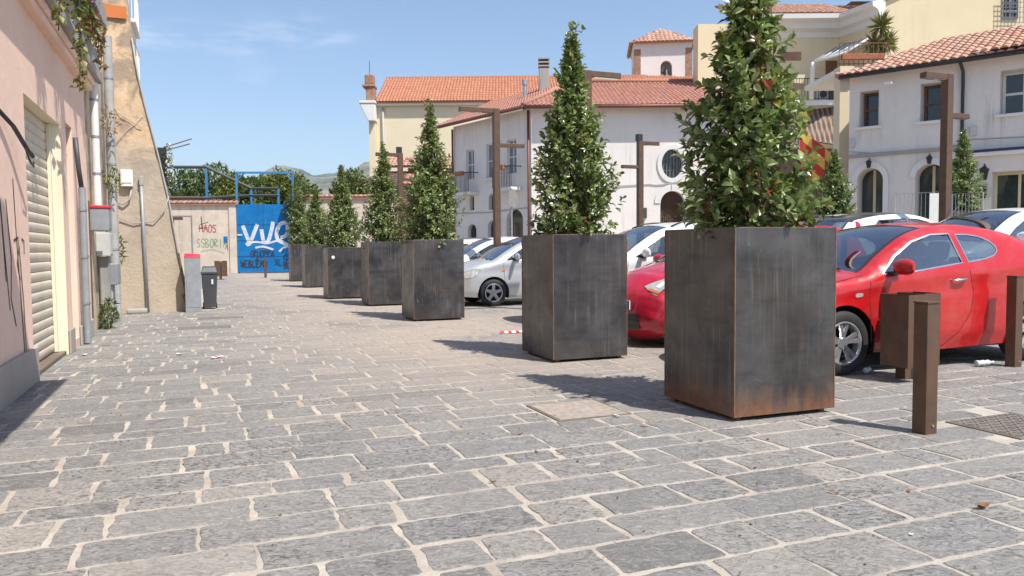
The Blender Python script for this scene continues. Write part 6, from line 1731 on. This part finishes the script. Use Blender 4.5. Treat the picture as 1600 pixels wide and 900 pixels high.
def bollard(px, py, label, h=.87, w=.105):
    g0 = ground_at(px, py); t = empty('bollard', (g0.x, g0.y, 0), A, label, 'bollard', 'square brown steel bollards')
    e = w / 2
    MB().box(-e, e, -e, e, 0, h - .008).build('post', MT['corten'], t, bevel=.004)
    MB().box(-e - .004, e + .004, -e - .004, e + .004, h - .007, h + .006).build('cap', MT['corten'], t, bevel=.002)
    for z in (.06,): MB().lathe([(.001, 0), (.008, 0), (.008, .006), (.001, .006)], 8, Matrix.Translation((e * .2, -e - .001, z)) @ Matrix.Rotation(math.pi / 2, 4, 'X')).build('bolt', MT['galv'], t)
bollard(1444, 677, 'nearest square brown bollard, right of the largest planter')
bollard(1583, 573, 'square brown bollard by the rear wheel of the red car', .92)
bollard(415, 434, 'small far-off brown bollard before the blue gate', .9)

def litter_bin(px, py, label, ang=A, side=0.165):
    g0 = ground_at(px, py); t = empty('litter_bin', (g0.x, g0.y, 0), ang, label, 'litter bin', 'brown twin litter bins')
    MB().box(-.055, .055, -.055, .055, 0, .74).build('post', MT['corten'], t, bevel=.004)
    for sx in (-1, 1):
        m = MB(); cx, cy = (-.14, -.09) if sx < 0 else (.165, .0)
        x0, x1, y0, y1 = cx - .10, cx + .10, cy - .15, cy + .15
        z0, z1, th = .145, .80, .006
        m.box(x0, x1, y0, y0 + th, z0, z1); m.box(x0, x1, y1 - th, y1, z0, z1); m.box(x0, x0 + th, y0 + th, y1 - th, z0, z1); m.box(x1 - th, x1, y0 + th, y1 - th, z0, z1); m.box(x0 + th, x1 - th, y0 + th, y1 - th, z0, z0 + th)
        o = m.build('bin_box', MT['corten'], t)
        MB().box(x0 + .03, x1 - .03, y0 + .02, y1 - .02, z0 + .2, z0 + .42).build('liner_bag', MT['black_plastic'], o)
    MB().box(-.075, .06, -.045, .045, .742, .775).build('bracket', MT['corten'], t)
    return t
litter_bin(1413, 592, 'brown twin litter bin in front of the red car door')
litter_bin(345, 437, 'small far-off brown litter bin before the graffiti wall', A)

# things by the buttress
g0 = ground_at(306, 487); t = empty('service_pillar', (g0.x - .02, g0.y - .05, 0), A, 'grey metal service pillar with a red top by the buttress', 'pillar')
m = MB(); m.box(-.15, .15, -.12, .12, 0, 1.10); o = m.build('cabinet', MT['grey_metal'], t, bevel=.01)
MB().box(-.12, .12, -.126, -.121, .1, 1.0).build('door', MT['grey_metal'], t, bevel=.003)
m = MB(); m.add([(-.155, -.125, 1.101), (.155, -.125, 1.101), (.155, .125, 1.101), (-.155, .125, 1.101), (-.14, -.11, 1.20), (.15, -.10, 1.18), (.15, .12, 1.18), (-.14, .12, 1.20)], [(0, 1, 5, 4), (1, 2, 6, 5), (2, 3, 7, 6), (3, 0, 4, 7), (4, 5, 6, 7)]); m.build('top', MT['red_plastic'], t, bevel=.008)
g0 = ground_at(325, 484); t = empty('wheelie_bin', (g0.x - .05, g0.y + .25, 0), A, 'dark grey plastic waste bin behind the service pillar', 'waste bin')
m = MB(); m.add([(-.17, -.19, .05), (.17, -.19, .05), (.17, .19, .05), (-.17, .19, .05), (-.22, -.24, .86), (.22, -.24, .86), (.22, .24, .86), (-.22, .24, .86)], [(3, 2, 1, 0), (0, 1, 5, 4), (1, 2, 6, 5), (2, 3, 7, 6), (3, 0, 4, 7)]); m.build('bin_body', MT['dark_grey_plastic'], t, bevel=.02)
m = MB(); m.box(-.235, .235, -.255, .255, .87, .91); m.build('rim', MT['dark_grey_plastic'], t, bevel=.01)
m = MB(); m.add([(-.22, -.24, .92), (.22, -.24, .92), (.22, .25, .92), (-.22, .25, .92), (-.18, -.16, 1.04), (.18, -.16, 1.04), (.18, .22, 1.06), (-.18, .22, 1.06)], [(0, 1, 5, 4), (1, 2, 6, 5), (2, 3, 7, 6), (3, 0, 4, 7), (4, 5, 6, 7)]); m.build('lid', MT['dark_grey_plastic'], t, bevel=.015)
MB().box(.05, .10, -.252, -.232, .62, .74).build('label_patch', MT['white_paint'], t)
m = MB(); m.box(-.14, .12, -.20, .1, .921, .99); m.build('rubbish_bag', MT['white_paint'], t, bevel=.03)
for sx in (-1, 1): MB().lathe([(.02, -.02), (.075, -.02), (.075, .02), (.02, .02)], 16, Matrix.Translation((sx * .18, .2, .077)) @ Matrix.Rotation(math.pi / 2, 4, 'Y')).build('bin_wheel', MT['rubber'], t)
t.scale = (.72, .72, .86)
p = fw(-2.75, -.65, 0); t = empty('wall_lamp_post', p, FA, 'short brown angled post standing against the graffiti wall', 'post')
m = MB(); m.box(-.10, .10, -.10, .10, 0, 3.0); m.build('post', MT['corten'], t, bevel=.008); MB().box(.102, .55, -.08, .08, 2.84, 2.99).build('arm', MT['corten'], t, bevel=.008)

# inspection covers
k = NT('cast_iron_cover'); pp_ = k.pos(obj=True)
c = k.mix(k.rng(k.noise(pp_, 9, 6), .3, .7), (.17, .145, .12), (.27, .235, .20))
k.bsdf(Base_Color=c, Roughness=.6, Metallic=.35, Normal=k.bump(k.noise(pp_, 50, 4), .4, .005)); MT['iron'] = k.m
LABC = ['sandy stone-filled inspection cover left of the nearest planter', 'dark iron inspection cover with studs at the right edge', 'narrow iron drain cover nearest the service pillar', 'far iron drain cover beyond the other narrow one']
k = NT('filled_cover'); pp_ = k.pos(obj=True)
k.bsdf(Base_Color=k.mix(k.rng(k.noise(pp_, 18, 7, .7), .35, .65), (.25, .215, .18), (.40, .34, .285)), Roughness=.9, Normal=k.bump(k.noise(pp_, 35, 5, .7), .7, .01)); MT['filled'] = k.m
for i, (cp, cq, hp, hq) in enumerate(COVERS):
    w = pq(cp, cq, gp(cp)); t = empty('inspection_cover', (w.x, w.y, w.z), A, LABC[i], 'manhole cover', 'inspection covers in the paving')
    plate = MT['filled'] if i == 0 else MT['iron']
    MB().box(-hp + .022, hp - .022, -hq + .022, hq - .022, -.03, .011).build('plate', plate, t, bevel=.003)
    m = MB()
    for a, b, c_, d in ((-hp, hp, -hq, -hq + .018), (-hp, hp, hq - .018, hq), (-hp, -hp + .018, -hq + .0185, hq - .0185), (hp - .018, hp, -hq + .0185, hq - .0185)): m.box(a, b, c_, d, -.03, .009)
    m.build('frame', MT['iron'], t)
    if i == 1:
        m = MB(); n1, n2 = 11, 9
        for a in range(n1):
            for b in range(n2):
                x, y = -hp + .05 + (2 * hp - .1) * a / (n1 - 1), -hq + .05 + (2 * hq - .1) * b / (n2 - 1)
                rot = math.radians(45 if (a + b) % 2 else -45)
                m.box(-.018, .018, -.006, .006, .0112, .0165, Matrix.Translation((x, y, 0)) @ Matrix.Rotation(rot, 4, 'Z'))
        tag(m.build('tread', MT['iron'], t), kind='stuff')

# planters and shrubs of the second row, by the houses
MT['slat_wood'] = plain('grey_brown_slats', (.15, .12, .095), .8, var=.3, vscale=8, bump=.3)
def back_planter(px, Y, ztop, tree_top, r, label, tlabel, w=.85):
    a_, b_, c_ = ray(px, 330); X = a_ / b_ * Y; z0 = gz(X, Y)
    t = empty('slatted_planter', (X, Y, z0), math.radians(-20), label, 'planter', 'slatted planters by the houses')
    h = ztop - z0; e = w / 2
    m = MB(); m.box(-e + .03, e - .03, -e + .03, e - .03, .05, h - .06); m.build('liner', MT['soil'], t)
    sl_ = MB(); sl_.box(-.048, .048, -.014, .014, 0, h); me = sl_.mesh('slat', MT['slat_wood'])
    for k_ in range(8):
        q = -e + .06 + (w - .12) * k_ / 7
        for (x, y, rz) in ((q, -e, 0), (q, e, 0), (-e, q, math.pi / 2), (e, q, math.pi / 2)): link_mesh('slat', me, t, (x, y, 0), (0, 0, rz))
    s = copy_tree(far_tree); s.location = (X, Y, ztop - .1); s['label'] = tlabel; s['group'] = 'shrubs by the houses'
    f = (tree_top - ztop) / 2.0; s.scale = (r / .44, r / .44, f); s.rotation_euler = (0, 0, px * .37)
back_planter(1503, 19.0, 2.05, 4.15, .42, 'slatted wooden planter before the grey house', 'slender shrub with a reddish tip before the grey house')
back_planter(1303, 21.0, 2.05, 3.95, .46, 'slatted planter beside the chequered flag', 'dense green shrub beside the chequered flag')
back_planter(1090, 25.0, 2.2, 3.6, .46, 'slatted planter before the white house, behind the nearest shrub', 'low shrub before the white house, left of the nearest shrub')
# crowd barrier
for i, (pa, pb, lab) in enumerate(((1400, 1460, 'galvanised crowd barrier left of the thick lamp post'), (1488, 1536, 'galvanised crowd barrier right of the thick lamp post'))):
    A0 = at(pa, 303, 18.4); B0 = at(pb, 301, 17.9); d = B0 - A0; d.z = 0
    z0 = gz(A0.x, A0.y); t = empty('crowd_barrier', (A0.x, A0.y, z0), math.atan2(d.y, d.x), lab, 'barrier', 'crowd barriers by the grey house')
    Lb = d.length; zt = A0.z - z0
    m = MB(); m.tube([(0, 0, .02), (0, 0, zt), (Lb, 0, zt), (Lb, 0, .02)], .018, 8); m.build('frame', MT['galv'], t, smooth=True, angle=50)
    bar = MB(); bar.tube([(0, 0, 0), (0, 0, zt - .25)], .006, 6); me = bar.mesh('upright', MT['galv'])
    for k_ in range(1, 9): link_mesh('upright', me, t, (Lb * k_ / 9, 0, .24))
    MB().tube([(0, 0, .24), (Lb, 0, .24)], .012, 6).build('lower_rail', MT['galv'], t)
    for x in (.1, Lb - .1): MB().tube([(x, -.25, .02), (x, 0, .07), (x, .25, .02)], .012, 6).build('barrier_foot', MT['galv'], t)
# banner by the lamp post and traffic sign pole
pb = at(1461, 302, 17.6); t = empty('white_banner', (pb.x, pb.y, gz(pb.x, pb.y)), math.radians(-15), 'white roll-up banner beside the thick lamp post', 'banner')
zt = pb.z - t.location.z; MB().box(-.11, .11, -.012, .012, .05, zt).build('sheet', MT['paper'], t); MB().box(-.18, .18, -.08, .08, 0, .05).build('base', MT['dark_metal'], t)
a_, b_, c_ = ray(799, 300); t = empty('sign_pole', (a_ / b_ * 23.5, 23.5, gz(a_ / b_ * 23.5, 23.5)), math.radians(60), 'thin galvanised sign pole seen edge-on beside the lamp post', 'sign')
MB().tube([(0, 0, 0), (0, 0, 3.05)], .032, 10).build('pole', MT['galv'], t, smooth=True, angle=60)
MB().lathe([(.001, -.008), (.28, -.008), (.28, .008), (.001, .008)], 24, Matrix.Translation((0, -.05, 2.75)) @ Matrix.Rotation(math.pi / 2, 4, 'X')).build('sign_disc', MT['galv'], t)

# ------------------------------------------------------------------ litter, fallen leaves
MT['leaf_brown'] = plain('fallen_leaf', (.20, .085, .035), .8, var=.3, vscale=30, bump=0)
MT['clear_plastic'] = plain('clear_bottle_plastic', (.55, .60, .62), .12, var=.1, bump=0, spec=.8)
def flake(name, px, py, mat, L, W, rz, label, cat, group, curl=.3, zoff=.008):
    g0 = ground_at(px, py); t = MB(); n = 6
    vs = []
    for i in range(n + 1):
        f = i / n; wv = W * math.sin(math.pi * min(max(f, .06), .94)) ** .6
        for s in (-1, 0, 1): vs.append(((f - .5) * L, s * wv / 2, zoff + curl * L * ((f - .5) ** 2 * 1.2) + curl * W * .6 * s * s))
    t.add(vs, [(i * 3 + j, i * 3 + j + 1, i * 3 + j + 4, i * 3 + j + 3) for i in range(n) for j in range(2)])
    o = t.build(name, mat, None, (g0.x, g0.y, gz(g0.x, g0.y)), (0, 0, rz), smooth=True)
    return tag(o, label, cat, group)
flake('fallen_leaf', 1535, 796, MT['leaf_brown'], .075, .04, .4, 'large curled brown leaf on the paving at lower right', 'leaf', 'fallen leaves', .5)
LF = [(1327, 815 - 100), (1200, 688), (1302, 772), (1180, 733), (1012, 660), (960, 652), (903, 722), (875, 710), (813, 680), (1310, 680), (770, 755), (838, 708), (1095, 690), (1420, 770), (1005, 668)]
for i, (x, y) in enumerate(LF): flake('leaf_scrap', x, y, MT['leaf_brown'], .035 + .012 * (i % 3), .016, i * 1.3, 'small brown leaf scrap on the paving before the planters', 'leaf', 'leaf scraps on the paving', .25)
for i, (x, y, lab) in enumerate(((280, 555, 'white paper cup lid on the paving by the shutter'), (132, 556, 'crumpled white paper close to the shop wall'), (438, 513, 'white paper scrap between buttress and third planter'), (1424, 838, 'white scrap on the paving at lower right'))):
    flake('paper_scrap', x, y, MT['paper'], .07 if i != 3 else .022, .05 if i != 3 else .014, i * .8, lab, 'litter', 'paper litter', .35)
for i, (x, y, lab, L) in enumerate(((800, 521, 'red and white barrier tape scrap left of the second planter', .34), (340, 560, 'red and white tape scrap on the left paving', .2), (964, 652, 'tiny red and white tape scrap beside the inspection cover', .05))):
    g0 = ground_at(x, y); t = empty('tape_scrap', (g0.x, g0.y, 0), .2 + i, lab, 'litter', 'barrier tape scraps')
    nseg = 6; rr = random.Random(i)
    pts = [Vector(((q / nseg - .5) * L, rr.uniform(-.12, .12) * L, .016 + rr.uniform(0, .05) * L)) for q in range(nseg + 1)]
    for q in range(nseg):
        m = MB(); w_ = Vector((0, .09 * L + .01, .03 * L)); m.quad(pts[q] - w_, pts[q + 1] - w_, pts[q + 1] + w_, pts[q] + w_)
        m.build('tape_piece', MT['red_plastic'] if q % 2 == 0 else MT['paper'], t)
def bottle(px, py, rz, label, h=.2, r=.03):
    g0 = ground_at(px, py); t = empty('plastic_bottle', (g0.x, g0.y, .012 + r), rz, label, 'bottle', 'crushed plastic bottles')
    m = MB(); m.lathe([(.001, 0), (r * .9, 0), (r, .01), (r * .8, h * .25), (r, h * .4), (r * .7, h * .55), (r, h * .68), (r * .45, h * .86), (r * .4, h * .95)], 14, Matrix.Rotation(math.pi / 2, 4, 'Y')); m.build('bottle_body', MT['clear_plastic'], t, smooth=True)
    m = MB(); m.lathe([(.001, h * 1.02), (r * .46, h * 1.02), (r * .46, h * .94), (.001, h * .94)], 12, Matrix.Rotation(math.pi / 2, 4, 'Y')); m.build('cap', MT['white_paint'], t)
bottle(1352, 586, .9, 'crushed clear bottle under the front of the red car', .16)
bottle(1525, 574, .3, 'clear bottle lying beside the bollard by the red car', .22)
# scattered grit
rs = np.random.RandomState(12); n = 1500
P = []
while len(P) < n:
    p_, q_ = rs.uniform(-1, 7), rs.uniform(1.5, 16)
    w = pq(p_, q_)
    if in_view(w, .2): P.append((w.x, w.y, .006 + .008 * rs.rand()))
P = np.array(P); d = rs.normal(0, 1, (n, 3)); d[:, 2] *= .3
g_ = leaf_cloud('grit', P, d, rs.normal(0, .5, (n, 3)) + np.array([0, 0, 1.0]), rs.uniform(.4, 1.3, n), rs.uniform(0, .8, n), MT['dry'], None, leaf_shape(.014, .010, .004, .002, False))
tag(g_, 'tiny stone grit and dry crumbs strewn over the paving', 'grit', kind='stuff')

# ------------------------------------------------------------------ summer haze over the valley
k = NT('haze_air'); k.t.nodes.clear(); k.out = k.t.nodes.new('ShaderNodeOutputMaterial')
pv = k.n('VolumePrincipled', {'Color': (0.70, 0.84, 1.0), 'Density': 1.1e-4, 'Anisotropy': 0.2})
k.t.links.new(pv.outputs[0], k.out.inputs['Volume'])
hz = MB().box(-7050, 7050, -7050, 7050, -22, 640).build('haze', k.m)
tag(hz, 'pale blue summer haze lying over the far hills', 'haze', kind='stuff')
